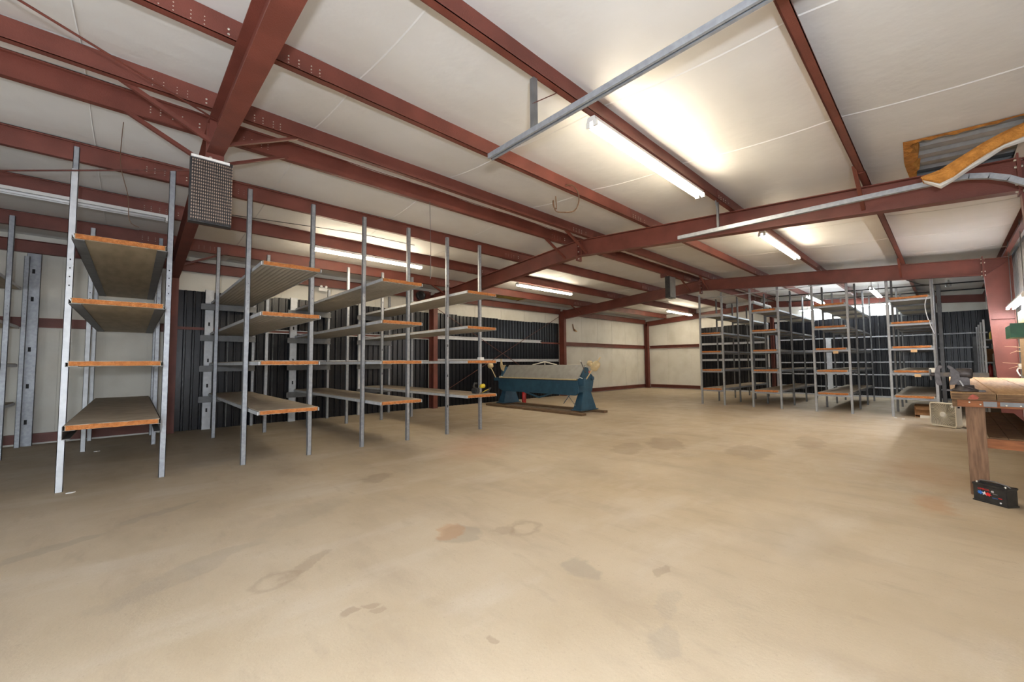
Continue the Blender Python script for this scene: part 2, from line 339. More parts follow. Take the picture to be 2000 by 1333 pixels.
# ------------------------------------------------------------------ ceiling: insulation strips over the purlins
PUR = [.63, 2.25, 3.69, 5.02, 5.60, 7.06, 8.46, 10.02]
EAV = (YW - .12, YE + .12)
LINES = [YE - .02, EAV[1]] + PUR + [EAV[0], YW + .03]
def zceil(x, y):
    z = zc(y)
    for a, c in zip(LINES[:-1], LINES[1:]):
        if a <= y <= c:
            if c - a > .5: z -= .035 * max(0, math.sin(math.pi * (y - a) / (c - a))) ** .8
            break
    return z
HX, HY = (6.22, 7.56), (-.64, .20)
ce = structure('ceiling', B().box(XB, XE + .1, -1.2, YW + .1, 4.72, 4.8), GALV)
seams = [XB, -4.28, -2.36, -.43, 1.49, 3.42, 5.20, 7.6, 9.4, 11.2, 13.0, 14.8, 16.6, 18.5, XE]
def lin(a, b_, n): return [a + (b_ - a) * i / n for i in range(n + 1)]
def inhole(x, y): return HX[0] < x < HX[1] and HY[0] < y < HY[1]
for i, (a, c) in enumerate(zip(seams[:-1], seams[1:])):
    ys = []
    for p, q in zip(LINES[:-1], LINES[1:]): ys += lin(p, q, 6 if q - p > .5 else 2)[:-1]
    ys.append(LINES[-1]); ys += [HY[0], HY[1]]; ys = sorted(set(round(v, 4) for v in ys))
    for side in (0, 1):
        yy = [v for v in ys if (v <= YR_ if side == 0 else v >= YR_)]; yy = sorted(yy + [YR_])
        xs = lin(a, c, 6)
        if a < HX[0] < c: xs = sorted(xs + [HX[0], HX[1]])
        def zf(x, y, a=a, c=c):
            t = (x - a) / (c - a); return zceil(x, y) - .012 * math.sin(math.pi * t) + .006
        b = B(); grid(b, xs, yy, zf, inhole if side == 0 else None)
        # folded seam tab hanging along the strip edge
        for y0, y1 in zip(yy[:-1], yy[1:]):
            if inhole(a, (y0 + y1) / 2): continue
            b.add([(a, y0, zf(a, y0)), (a, y1, zf(a, y1)), (a + .010, y1, zf(a, y1) - .007), (a + .010, y0, zf(a, y0) - .007)], [(0, 1, 2, 3)])
        part('insulation_strip', b, VINYL, ce, smooth=False)
# torn opening: ribbed roof sheet above, raw insulation edge around it
def roofz(y): return zc(y) + .085
b = B(); pts = []
x = HX[0] - .3
prof = []
while x < HX[1] + 1.8:
    prof += [(x, 0), (x + .13, 0), (x + .16, .04), (x + .25, .04)]; x += .28
for (x0, h0), (x1, h1) in zip(prof[:-1], prof[1:]):
    b.add([(x0, -1.1, roofz(-1.1) + h0), (x1, -1.1, roofz(-1.1) + h1), (x1, .6, roofz(.6) + h1), (x0, .6, roofz(.6) + h0)], [(0, 1, 2, 3)])
part('roof_sheet', b, GALVM, ce)
b = B(); rim = []
random.seed(3)
for t in lin(0, 1, 16): rim.append((HX[0] + (HX[1] - HX[0]) * t, HY[1]))
rim = rim[::-1]
for t in lin(0, 1, 14)[1:]: rim.append((HX[0], HY[1] + (HY[0] - HY[1]) * t))
n = len(rim); cx, cy = sum(HX) / 2, sum(HY) / 2; vs = []
for x, y in rim:
    k = random.uniform(.0, .11) if y > HY[1] - .02 else random.uniform(-.01, .025); ux, uy = (cx - x), (cy - y); l = math.hypot(ux, uy)
    xo, yo = x - ux / l * .05, y - uy / l * .05; xi, yi = x + ux / l * k, y + uy / l * k
    vs += [(xo, yo, zceil(xo, yo) - .012), (xi, yi, zceil(x, y) - random.uniform(.01, .03)), (x + ux / l * (k + random.uniform(0, .05)), y + uy / l * (k + .02), roofz(y) - .005)]
b.v = vs
for i in range(n - 1):
    j = i + 1; b.f += [(3 * i, 3 * j, 3 * j + 1, 3 * i + 1), (3 * i + 1, 3 * j + 1, 3 * j + 2, 3 * i + 2)]
part('torn_edge', b, ORANGE, ce, label='ragged orange insulation edge around the torn opening')
# hanging torn flap
fl = thing('insulation_flap', 'torn orange and white insulation strip hanging from the ceiling hole', 'insulation', (6.2, -.4, 3.5))
A = [(6.21, .11, 3.39), (6.20, -.04, 3.415), (6.20, -.20, 3.505), (6.20, -.35, 3.585), (6.20, -.46, 3.63), (6.20, -.56, 3.665), (6.20, -.66, 3.69), (6.2, -.8, 3.72)]
Cc = [(6.23, .09, 3.33), (6.21, -.03, 3.235), (6.20, -.12, 3.26), (6.20, -.23, 3.345), (6.20, -.35, 3.42), (6.20, -.46, 3.47), (6.20, -.58, 3.50), (6.2, -.75, 3.52)]
def ribbon(A, Cc, th, outx):
    b = B(); n = len(A); m_ = 5
    for i in range(n):
        a, c = Vector(A[i]), Vector(Cc[i])
        for k in range(m_):
            t = k / (m_ - 1); p = a.lerp(c, t); p.x += -.05 * math.sin(math.pi * t) + random.uniform(-.008, .008) + outx; b.v.append(tuple(p))
        for k in range(m_):
            t = k / (m_ - 1); p = a.lerp(c, t); p.x += -.05 * math.sin(math.pi * t) + th + outx; b.v.append(tuple(p))
    w_ = 2 * m_
    for i in range(n - 1):
        for k in range(w_): b.f.append((i * w_ + k, i * w_ + (k + 1) % w_ if k != m_ - 1 else i * w_ + w_ - 1, (i + 1) * w_ + ((k + 1) % w_ if k != m_ - 1 else w_ - 1), (i + 1) * w_ + k)) if k < m_ - 1 else None
        for k in range(m_ - 1): b.f.append((i * w_ + m_ + k, (i + 1) * w_ + m_ + k, (i + 1) * w_ + m_ + k + 1, i * w_ + m_ + k + 1))
        b.f.append((i * w_, (i + 1) * w_, (i + 1) * w_ + m_, i * w_ + m_)); b.f.append((i * w_ + m_ - 1, i * w_ + w_ - 1, (i + 1) * w_ + w_ - 1, (i + 1) * w_ + m_ - 1))
    return b
part('fibreglass_batt', ribbon(A, Cc, .04, 0), ORANGE, fl, label='orange fibreglass side')
A2 = [tuple(Vector(a).lerp(Vector(c), .86) + Vector((-.012, 0, 0))) for a, c in zip(A, Cc)]
C2 = [tuple(Vector(c) + Vector((-.02, -.01, -.022 - .012 * math.sin(i * 2.1)))) for i, c in enumerate(Cc)]
part('vinyl_facing', ribbon(A2, C2, .012, -.02), VINYL, fl, label='white vinyl facing folded along the lower edge')
# ------------------------------------------------------------------ rigid frames
def bolt(b, p, d, r=.014, h=.012): b.lathe(p, d, [(r, 0), (r, h), (r * .5, h + .003)], 6)
ORD = ('nearest', 'second', 'third')
for i, X0 in enumerate(FX):
    W = .15; xm = X0 + W / 2
    f = thing('steel_frame', ('red steel roof frame nearest the camera, passing overhead', 'red steel roof frame in the middle, crossing above the blue machine', 'red steel roof frame farthest away, in front of the right racks')[i], 'frame', (xm, YR_, 0))
    def ibeam(y0, y1, d0, d1, name):
        b = B()
        for s_, e_ in ((-.01, -.022),):
            pass
        z0, z1 = zb(y0) - .006, zb(y1) - .006
        b.prism([(y0, z0), (y1, z1), (y1, z1 - .012), (y0, z0 - .012)], 'x', X0, X0 + W)
        b.prism([(y0, z0 - d0), (y1, z1 - d1), (y1, z1 - d1 + .012), (y0, z0 - d0 + .012)], 'x', X0, X0 + W)
        b.prism([(y0, z0 - .012), (y1, z1 - .012), (y1, z1 - d1 + .012), (y0, z0 - d0 + .012)], 'x', xm - .005, xm + .005)
        part(name, b, RED, f)
    ibeam(YR_ + .012, YW - .3, .335, .35, 'rafter'); ibeam(-.62, YR_ - .012, .36, .335, 'rafter')
    # left column
    b = B(); zt = zb(YW) - .01
    for ya, yb_ in ((YW - .30, YW - .288), (YW - .042, YW - .03)): b.box(X0, X0 + W, ya, yb_, 0, zt)
    b.box(xm - .005, xm + .005, YW - .29, YW - .04, 0, zt).box(X0, X0 + W, YW - .3, YW - .03, zt, zt + .012).box(X0 - .01, X0 + W + .01, YW - .31, YW - .025, 0, .015)
    part('column', b, RED, f)
    # right column, tapered
    b = B(); zt = zb(-.65) - .015; yo = -1.0
    b.prism([(-.62, zt - .36), (-.74, 0), (-.752, 0), (-.632, zt - .36)], 'x', X0, X0 + W)
    b.prism([(-.62, zt), (-.62, zt - .36), (-.632, zt - .36), (-.632, zt)], 'x', X0 - .01, X0 + W + .01)
    b.box(X0, X0 + W, yo - .012, yo, 0, zt)
    b.prism([(-.63, zt), (-.63, zt - .36), (-.75, 0), (yo, 0), (yo, zt - .02)], 'x', xm - .005, xm + .005)
    b.prism([(-.62, zt), (yo - .012, zt - .03), (yo - .012, zt - .042), (-.62, zt - .012)], 'x', X0, X0 + W)
    b.prism([(-.64, zt - .35), (yo, zt - .04), (yo, zt - .055), (-.64, zt - .365)], 'x', X0 + .03, X0 + W - .03)
    b.box(X0 + .03, X0 + W - .03, yo, -.69, 2.24, 2.252)
    part('column', b, RED, f)
    part('splice_plate', B().box(X0 - .008, X0 + W + .008, -.62, -.604, zb(-.6) - .40, zb(-.6) + .04), RED, f)
    part('splice_plate', B().box(X0 - .004, X0 + W + .004, YR_ - .02, YR_ + .02, ZR - .44, ZR + .03), RED, f)
    part('stiffener', B().box(X0 + .01, xm, YR_ - .12, YR_ - .112, ZR - .34, ZR - .02), RED, f)
    for z in (ZR - .05, ZR - .13, ZR - .25, ZR - .40):
        for s_ in (-1, 1):
            part('bolt', (lambda bb: (bolt(bb, (X0 + .035, YR_ + s_ * .02, z), (0, s_, 0), .016, .016), bb)[1])(B()), BOLT, f)
    for z in (.02, .10, .29, .37):
        for yy, s_ in ((-.604, 1), (-.632, -1)):
            part('bolt', (lambda bb: (bolt(bb, (X0 + .035, yy, zb(-.6) - z), (0, s_, 0), .016, .016), bb)[1])(B()), BOLT, f)
    # flange braces from purlins to the rafter's lower flange
    for yp in (PUR[0], PUR[3], PUR[4], PUR[7]):
        for s_ in (-1, 1):
            xa = X0 if s_ < 0 else X0 + W
            part('flange_brace', B().angle((xa, yp, zb(yp) - .32), (xm + s_ * .78, yp, zb(yp) + .03), .04, .006), RED, f)
# corner column and end rafter of the far wall
f = thing('end_wall_frame', 'red steel end frame along the top of the far wall with corner column', 'frame', (XE - .12, 8, 0))
b = B()
for y0, y1 in ((YW - .1, YR_), (YR_, -.95)):
    for da, db in ((.0, .012), (.238, .25)): b.prism([(y0, zb(y0) - da), (y1, zb(y1) - da), (y1, zb(y1) - db), (y0, zb(y0) - db)], 'x', XE - .19, XE - .06)
    b.prism([(y0, zb(y0) - .01), (y1, zb(y1) - .01), (y1, zb(y1) - .24), (y0, zb(y0) - .24)], 'x', XE - .13, XE - .118)
part('rafter', b, RED, f)
part('column', B().box(XE - .22, XE - .03, YW - .22, YW - .205, 0, 3.5).box(XE - .22, XE - .03, YW - .06, YW - .045, 0, 3.5).box(XE - .13, XE - .118, YW - .21, YW - .05, 0, 3.5).box(XE - .24, XE - .02, YW - .24, YW - .03, 0, .015), RED, f)
part('column', B().box(XE - .25, XE - .07, 5.09, 5.1, 0, 3.75).box(XE - .25, XE - .07, 5.2, 5.21, 0, 3.75).box(XE - .165, XE - .155, 5.1, 5.2, 0, 3.75), RED, f)
for yy, wd, nm in ((5.30, .11, 'left of'), (4.98, .07, 'right of')):
    solo('wall_stud', B().box(XE - .14, XE - .08, yy, yy + wd, 0, 3.0), GALVL, 'pale galvanized stud on far wall just ' + nm + ' the red column', 'stud')
solo('wall_stud', B().box(XE - .16, XE - .14, 3.13, 3.30, 0, 2.28).box(XE - .14, XE - .095, 3.13, 3.145, 0, 2.28).box(XE - .14, XE - .095, 3.285, 3.30, 0, 2.28), GALVL, 'wide pale blue-grey channel stud on black far wall behind third right rack', 'stud')
# ------------------------------------------------------------------ purlins, one per bay, lapped over the frames
bays = [(XB + .05, FX[0] + .68, 'in the bay left of the nearest frame'), (FX[0] - .5, FX[1] + .68, 'between nearest and middle frames'), (FX[1] - .5, FX[2] + .68, 'between middle and far frames'), (FX[2] - .5, XE - .02, 'beyond the far frame')]
pn = ['rightmost', 'third right of the ridge', 'second right of the ridge', 'right ridge', 'left ridge', 'first left of the ridge', 'second left of the ridge', 'leftmost']
for j, yp in enumerate(PUR):
    right = yp < YR_; s_ = 1 if right else -1          # top flange towards the ridge side
    for i, (x0, x1, nm) in enumerate(bays):
        t = .005; z = zb(yp) + .001 + (.007 if i % 2 else 0); h = .213; wf = .065; o_ = .0 if i % 2 == 0 else .0075 * s_
        prof = [(0, 0), (-s_ * wf, 0), (-s_ * (wf + .008), .018), (-s_ * (wf + .003), .018), (-s_ * (wf - .002), t), (-s_ * t if False else 0 - s_ * 0, t)]
        prof = [(-t / 2, t), (-t / 2, h)] if False else None
        b = B(); y = yp + o_
        b.box(x0, x1, y - t / 2, y + t / 2, z, z + h)
        ya, yb_ = sorted((y, y - s_ * wf)); b.box(x0, x1, ya, yb_, z, z + t)
        ya, yb_ = sorted((y - s_ * wf, y - s_ * (wf - t))); b.box(x0, x1, ya, yb_, z, z + .018)
        ya, yb_ = sorted((y, y + s_ * wf)); b.box(x0, x1, ya, yb_, z + h - t, z + h)
        ya, yb_ = sorted((y + s_ * wf, y + s_ * (wf - t))); b.box(x0, x1, ya, yb_, z + h - .018, z + h)
        p = solo('roof_purlin', b, RED, 'red %s purlin %s' % (pn[j], nm), 'purlin')
        bb = B()
        for xs in (x1 - .30, x1 - .22, x1 - .12, x1 - .05) + ((x0 + .05, x0 + .13, x0 + .23, x0 + .31) if i else ()):
            for zz in (.06, .09, .12): bolt(bb, (xs, y - t / 2, z + zz), (0, -1, 0), .0065, .006)
        for zz in (.07, .11): bolt(bb, (x1 - .72, y - t / 2, z + zz), (0, -1, 0), .009, .008)
        part('bolt_cluster', bb, BOLT, p, kind='stuff')
for yy, nm in ((EAV[0], 'left'), (EAV[1], 'right')):
    s_ = -1 if nm == 'left' else 1
    for x0, x1, bn in [(XB + .05, FX[0], 'nearest the camera'), (FX[0] + .15, FX[1], 'in the second bay'), (FX[1] + .15, FX[2], 'in the third bay'), (FX[2] + .15, XE - .2, 'in the farthest bay')]:
        z = 3.43 if nm == 'left' else zb(yy); b = B(); ya, yb_ = sorted((yy, yy + s_ * .07))
        b.box(x0, x1, yy - .004, yy + .004, z, z + .22).box(x0, x1, ya, yb_, z, z + .006).box(x0, x1, ya, yb_, z + .214, z + .22)
        solo('eave_beam', b, RED, 'red eave beam along the top of the %s wall %s' % (nm, bn), 'beam')
# rod braces and wires
def rod(name, pts, r, m, label, cat, n=6): solo(name, B().tube(pts, r, n), m, label, cat)
rod('brace_rod', [(-5.8, .35, 3.62), (.55, 4.95, 3.88)], .009, RED, 'thin red bracing rod under the ceiling running to the nearest frame ridge', 'rod')
rod('brace_rod', [(-5.8, 10.7, 3.35), (.55, 5.65, 3.62)], .009, REDR, 'thin dark red bracing rod on the left roof slope ending behind the perforated box', 'rod')
rod('brace_rod', [(7.0, YW - .17, .32), (13.15, YW - .17, 3.37)], .01, REDR, 'rusty wall bracing rod rising rightwards behind the blue machine', 'rod')
rod('brace_rod', [(7.0, YW - .13, 3.2), (13.15, YW - .13, .1)], .01, REDR, 'rusty wall bracing rod falling rightwards behind the blue machine', 'rod')
rod('cable', [(.9, 7.75, 3.80), (1.7, 7.7, 3.84), (2.98, 7.5, 3.87), (4.2, 7.45, 3.86)], .006, BLACK, 'thin black cable strung below the left roof slope over second rack', 'cable')
def cord(pts, n=4):
    out = []
    P = [Vector(p) for p in pts]; P = [P[0]] + P + [P[-1]]
    for i in range(1, len(P) - 2):
        for k in range(n):
            t = k / n; a, b_, c, d = P[i - 1:i + 3]
            out.append(.5 * ((2 * b_) + (c - a) * t + (2 * a - 5 * b_ + 4 * c - d) * t * t + (3 * b_ - a - 3 * c + d) * t ** 3))
    return out + [P[-1]]
rod('string', cord([(-.16, 6.0, 4.05), (-.17, 6.02, 3.6), (-.1, 6, 3.25), (-.08, 6, 2.98), (.0, 6, 2.92)]), .004, BRONZE, 'thin brown string dangling from the left ridge purlin above first rack', 'string')
rod('string', [(3.4, 5.55, 4.0), (3.42, 5.55, 3.2), (3.42, 5.55, 2.75)], .004, GALVD, 'thin grey cord hanging from the ridge by the fourth rack', 'string')
rod('cable_loop', cord([(4.35, 3.72, 3.78), (4.36, 3.72, 3.6), (4.30, 3.72, 3.62), (4.32, 3.74, 3.72), (4.34, 3.72, 3.57), (4.45, 3.68, 3.56), (4.66, 3.64, 3.62), (4.75, 3.62, 3.76), (4.74, 3.62, 3.92), (4.62, 3.64, 4.0), (4.52, 3.67, 3.97)]), .009, BRONZE, 'brown cable loop hanging on the second purlin right of the ridge', 'cable')
# ------------------------------------------------------------------ door tracks under the ceiling
t = thing('door_track', 'straight galvanized overhead door track hanging near the camera', 'track', (2.38, 1, 3.3))
b = B(); prof = [(-.03, 0), (-.009, 0), (-.009, .006), (-.025, .006), (-.025, .04), (.025, .04), (.025, .006), (.009, .006), (.009, 0), (.03, 0), (.03, .046), (-.03, .046)]
b.sweep(prof, (2.38, -1.0, 3.30), (2.38, 2.83, 3.30), (1, 0, 0), (0, 0, 1)); part('rail', b, GALV, t)
part('hanger', B().angle((2.36, 2.24, 3.33), (2.36, 2.24, zb(2.24)), .045, .005, up=(1, 0, 0)), GALVD, t)
part('hanger_brace', B().bar((2.36, 2.24, 3.55), (2.66, 2.26, zb(2.24)), .03, .006), REDR, t)
t = thing('door_track', 'galvanized overhead door track curving down along the middle frame', 'track', (6.3, 1, 3.3))
pts = [(6.3, 2.84, 3.37), (6.3, 1.5, 3.345), (6.3, .3, 3.325), (6.3, -.1, 3.315)]
for k in range(1, 9):
    a = k / 8 * math.pi / 2; pts.append((6.3, -.1 - .72 * math.sin(a), 3.315 - .72 + .72 * math.cos(a)))
pts.append((6.3, -.84, 1.8))
b = B()
for p, q in zip(pts[:-1], pts[1:]):
    d = (Vector(q) - Vector(p)).normalized(); e = Vector(q) + d * .004; v = Vector((1, 0, 0)).cross(d)
    b.sweep([(-.025, -.027), (.025, -.027), (.025, -.02), (-.018, -.02), (-.018, .02), (.025, .02), (.025, .027), (-.025, .027)], p, e, (1, 0, 0), -v)
part('rail', b, GALV, t)
part('hanger', B().angle((6.32, 2.23, 3.38), (6.32, 2.23, zb(2.23)), .03, .005, up=(1, 0, 0)), GALVD, t)
part('hanger', B().bar((6.3, 2.23, 3.6), (6.22, 2.23, zb(2.23)), .02, .006), GALVD, t)
# ------------------------------------------------------------------ fluorescent fixtures
def fixture(x0, x1, y, z, tubes, label, lit, axis='x', name='fluorescent_light'):
    mx = (x0 + x1) / 2; t = thing(name, label, 'light', (mx, y, z) if axis == 'x' else (y, mx, z), 'fluorescent strip lights')
    def P(a, s_, h): return (a, y + s_, z + h) if axis == 'x' else (y + s_, a, z + h)
    u = (0, 1, 0) if axis == 'x' else (1, 0, 0)
    yh = y if axis == 'x' else mx
    if axis == 'x' and z < zb(y) - .02 or axis == 'y':
        for e in (x0 + .3, x1 - .3):
            px_, py_ = (e, y) if axis == 'x' else (y, e)
            part('hanger', B().tube([(px_, py_, z - .01), (px_, py_, zc(py_) - .02)], .006, 6), GALVD, t)
    body = B().sweep([(-.055, -.05), (.055, -.05), (.04, 0), (-.04, 0)], P(x0, 0, 0), P(x1, 0, 0), u, (0, 0, 1))
    part('housing', body, WHITE, t)
    for s_ in (-.04, .04):
        part('tube', B().tube([P(x0 + .04, s_, -.075), P(x1 - .04, s_, -.075)], .019, 10), tubes, t, label='glowing tube' if lit else None, smooth=True)
        for e in (x0 + .015, x1 - .015): part('socket', B().sweep([(-.022, -.10), (.022, -.10), (.022, -.045), (-.022, -.045)], P(e - .012, s_, 0), P(e + .012, s_, 0), u, (0, 0, 1)), WHITE, t)
fixture(3.17, 5.73, 2.25, zb(2.25), TUBEW, 'lit two-tube fluorescent strip light nearest the camera, by the door track', 1)
fixture(8.3, 10.86, 2.2, zb(2.2), TUBEW, 'lit two-tube strip light beyond the middle frame, right of the ridge', 1)
fixture(2.5, 5.0, 8.52, zb(8.52), TUBEW, 'lit two-tube strip light above the left shelf racks', 1)
fixture(8.2, 10.75, 8.56, zb(8.56), TUBEW, 'lit two-tube strip light above the blue bending machine', 1)
fixture(17.3, 19.8, 8.4, zb(8.4) - .06, TUBEW, 'lit two-tube strip light near the far left corner column', 1)
fixture(-2.1, .33, 8.35, zb(8.35) - .005, TUBEO, 'unlit white strip light at the left edge above the first rack', 0)
fixture(16.3, 18.4, 4.7, 3.58, TUBEO, 'unlit strip light hung above first two right racks', 0)
fixture(16.4, 19.0, 3.1, 3.62, TUBEC, 'strip light hung between second and third right racks', 1)
fixture(15.6, 18.1, 1.43, 3.56, TUBEC, 'bright cool strip light hung above third right rack', 1)
fixture(1.3, 4.1, 20.1, 3.52, TUBEC, 'glaring cool strip light running along the top of the far wall', 1, axis='y')
fixture(10.5, 13.0, -.93, 2.50, TUBEN, 'lit strip light on the right wall above the workbench', 1)
# hanging dead fixture seen end on
fixture(15.4, 16.6, -.12, 3.52, TUBEO, 'unlit strip light hung over far right corner, seen end on', 0)
# ------------------------------------------------------------------ perforated boxes under the ridge
t = thing('perforated_box', 'dark box with perforated brown and white face under the nearest frame ridge', 'box', (.55, 5.2, 2.88))
part('case', B().box(.36, .72, 5.17, 5.26, 2.87, 3.56), BLACK, t)
b = B()
for k in range(19): b.box(.375 + k * .0185, .375 + k * .0185 + .010, 5.155, 5.17, 2.885, 3.53)
part('grille_bars', b, GRILLE, t, kind='stuff')
part('label_strip', B().box(.365, .69, 5.152, 5.17, 3.535, 3.56), WHITE, t, label='white strip along the top')
t = thing('perforated_box', 'plain dark box hung under the ridge before the far frame', 'box', (11.5, 5.4, 3.27))
part('case', B().box(11.25, 11.6, 5.36, 5.50, 3.25, 3.88), BLACK, t)
b = B()
for k in range(12): b.box(11.27 + k * .027, 11.285 + k * .027, 5.345, 5.36, 3.27, 3.86)
part('grille_bars', b, GREY, t, kind='stuff')
part('strap', B().box(11.3, 11.34, 5.47, 5.66, 3.87, zb(5.6) + .002).box(11.3, 11.34, 5.47, 5.50, 3.8, 3.88), REDR, t)
# wall boxes on the left wall
for x0, nm in ((3.57, 'above third rack'), (6.3, 'beside the middle frame column')):
    t = thing('emergency_light', 'small white emergency light on the left wall ' + nm, 'light', (x0, YW - .1, 3.33))
    part('housing', B().box(x0 - .11, x0 + .11, YW - .2, YW - .13, 3.31, 3.40), WHITE, t, bevel=.01)
    for s_ in (-.06, .06): part('lamp_head', B().lathe((x0 + s_, YW - .2, 3.43), (0, -1, -.3), [(.03, 0), (.035, .05), (.03, .055)], 12), WHITE, t)
t = thing('wall_vent', 'dark round fan vent high on the left wall by the middle frame', 'vent', (6.35, 10.9, 3.5))
part('frame', B().box(6.08, 6.68, YW - .32, YW - .24, 3.30, 3.64), REDR, t)
part('drum', B().lathe((6.35, YW - .32, 3.47), (0, -1, 0), [(.14, 0), (.14, .1), (.11, .11), (.10, .05)], 20), BLACK, t, smooth=True)
t = thing('exposed_insulation', 'patch of bare yellow insulation between purlins above the far end of left wall', 'insulation', (9.7, 10.6, 3.75))
b = B(); grid(b, lin(9.0, 10.6, 6), lin(10.1, 11.0, 4), lambda x, y: zceil(x, y) - .03 + .015 * math.sin(x * 9) * math.sin(y * 7)); part('batt', b, YELLOWI, t)
part('strap', B().bar((9.5, 10.1, zc(10.1) - .06), (9.35, 11.05, zc(11.05) - .06), .05, .01), REDR, t)
part('strap', B().bar((10.6, 10.1, zc(10.1) - .06), (10.55, 11.05, zc(11.05) - .06), .06, .01), CARD, t)
# ------------------------------------------------------------------ left shelf racks
def cpost(b, x, y, z0, z1, w_=.062, d=.05, t=.005, face=-1, side=1):
    # channel post: web faces face*Y, flanges run back
    ya = y; yb_ = y - face * d
    b.box(x - w_ / 2, x + w_ / 2, min(ya, ya - face * t), max(ya, ya - face * t), z0, z1)
    b.box(x - w_ / 2, x - w_ / 2 + t, min(ya, yb_), max(ya, yb_), z0, z1)
    b.box(x + w_ / 2 - t, x + w_ / 2, min(ya, yb_), max(ya, yb_), z0, z1)
    b.box(x - w_ / 2, x - w_ / 2 + .014, min(yb_, yb_ + face * t), max(yb_, yb_ + face * t), z0, z1)
    b.box(x + w_ / 2 - .014, x + w_ / 2, min(yb_, yb_ + face * t), max(yb_, yb_ + face * t), z0, z1)
def slots(b, x, y, zs, w_=.016, h=.05, face=-1):  # raised dark patches that paint the shade inside punched holes
    for z in zs: b.box(x - w_ / 2, x + w_ / 2, y + face * .002 if face < 0 else y, y if face < 0 else y + .002, z - h / 2, z + h / 2)
LZ = (.79, 1.452, 2.115, 2.80)                         # shelf tops
def left_rack(xl, xr, label, ribs, style, extra=None):
    t = thing('shelf_rack', label, 'rack', ((xl + xr) / 2, 8.6, 0), 'steel stud shelf racks along the left wall')
    for yp, zt in ((6.80, 3.95), (9.71, 3.72), (11.02, 3.35)):
        for k, x in enumerate((xl, xr)):
            b = B(); top = zt
            if yp > 10 and k == 0 and style != 'A': continue
            if style == 'A' and yp < 7 and k == 0: top = 3.68
            cpost(b, x, yp - .02, 0, top); p = part('post', b, GALVL if (style == 'A' and k == 0) else GALV, t)
            if top == 3.68:
                b = B(); cpost(b, x + .004, yp - .012, 3.55, 3.95, .05, .04); part('post_extension', b, GALV, t)
            sb = B()
            if style == 'A': slots(sb, x, yp - .02, [2.62 - .1 * q for q in range(4)], .012, .014)
            elif style == 'D' and k == 0: slots(sb, x, yp - .02, [.55 + .6 * q for q in range(5)])
            else: slots(sb, x + .005, yp - .02, [2.2 + .12 * q for q in range(4)], .007, .007)
            part('dark_slot_patches', sb, DARK, p, kind='stuff')
    if style not in 'AL':     # wide upright track by the wall
        b = B(); cpost(b, xl + .03, YW - .175, 0, 3.06, .16, .06); p = part('wide_upright', b, GALVL, t)
        sb = B(); slots(sb, xl + .03, YW - .175, [.42, .95, 1.5, 2.3], .03, .08); part('dark_slot_patches', sb, DARK, p, kind='stuff')
    if style == 'L':
        b = B(); cpost(b, xr + .075, YW - .16, 0, 3.42, .17, .06); p = part('wide_upright', b, GALV, t)
        sb = B(); slots(sb, xr + .075, YW - .16, [.42, 1.05, 1.7, 2.6, 3.1], .035, .08); part('dark_slot_patches', sb, DARK, p, kind='stuff')
    bx0, bx1 = xl + .055, xr - .055
    for k, z in enumerate(LZ):
        y0, y1 = 6.20, 11.02; tilt = .012 * math.sin(k * 2.3 + xl)
        th = .055; b = B(); top = B()
        b.box(bx0 + .012, bx1 - .012, y0 + .015, y1, z - th, z - .008)
        top.box(bx0 + .006, bx1 - .006, y0 + .006, y1, z - .008, z)
        if ribs:
            n = 11; pw = (bx1 - bx0 - .04) / n
            for q in range(n):
                xa = bx0 + .02 + q * pw; b.prism([(xa + .006, z - th), (xa + pw * .5, z - th - .006), (xa + pw - .006, z - th)], 'y', y0 + .016, y1)
        s_ = part('shelf_board', b, SKIN if ribs else SKINB, t)
        part('board_top', top, BOARDTOP, s_)
        fb = B(); n = 14; vs = []
        for q in range(n + 1):
            xx = bx0 + .02 + (bx1 - bx0 - .04) * q / n
            jt = random.uniform(-.006, .006); vs.append((xx, y0 - .004 + jt, z - th + .004 + random.uniform(-.003, .003), z - .004 + random.uniform(-.004, .003)))
        for q in range(n + 1):
            xx, yy, za, zz = vs[q]; fb.v += [(xx, yy, za), (xx, yy - .004, (za + zz) / 2), (xx, yy, zz), (xx, y0 + .03, za), (xx, y0 + .03, zz)]
        for q in range(n):
            a = 5 * q; c = a + 5; fb.f += [(a, c, c + 1, a + 1), (a + 1, c + 1, c + 2, a + 2), (a + 2, c + 2, c + 4, a + 4), (a, a + 3, c + 3, c)]
        fb.f += [(0, 1, 2, 4, 3), (5 * n, 5 * n + 3, 5 * n + 4, 5 * n + 2, 5 * n + 1)]
        part('foam_end', fb, FOAM, s_, label='sawn orange foam core end')
        for xa, dirx in ((bx0, 1), (bx1, -1)):
            e = B()
            if style == 'A':     # deep ledger channel below the board
                x0_, x1_ = sorted((xa - dirx * .01, xa + dirx * .085)); zt_ = z - th
                e.box(x0_, x1_, y0 + .03, y1, zt_ - .006, zt_)
                xo = xa - dirx * .01; x0_, x1_ = sorted((xo, xo + dirx * .005)); e.box(x0_, x1_, y0 + .03, y1, zt_ - (.095 if k == 0 else .006), zt_ + .04)
                if k == 0:
                    x0_, x1_ = sorted((xo, xo + dirx * .06)); e.box(x0_, x1_, y0 + .03, y1, zt_ - .095, zt_ - .089)
                part('edge_channel', e, GALVD, s_)
            else:
                x0_, x1_ = sorted((xa - dirx * .008, xa + dirx * .004)); e.box(x0_, x1_, y0 + .01, y1, z - th - .002, z - .012)
                part('edge_channel', e, GALVL, s_)
        if style not in 'AL':
            e = B(); cchan(e, (xl - .13, 10.96, z - th - .075), (xr + .03, 10.96, z - th - .075), (0, -1, 0), .13, .045)
            part('cross_beam', e, GALVD, t)  # darker steel paints the shade under the boards
    return t
left_rack(-2.30, -1.43, 'galvanized shelf rack cut off by the left edge of the photo', False, 'L')
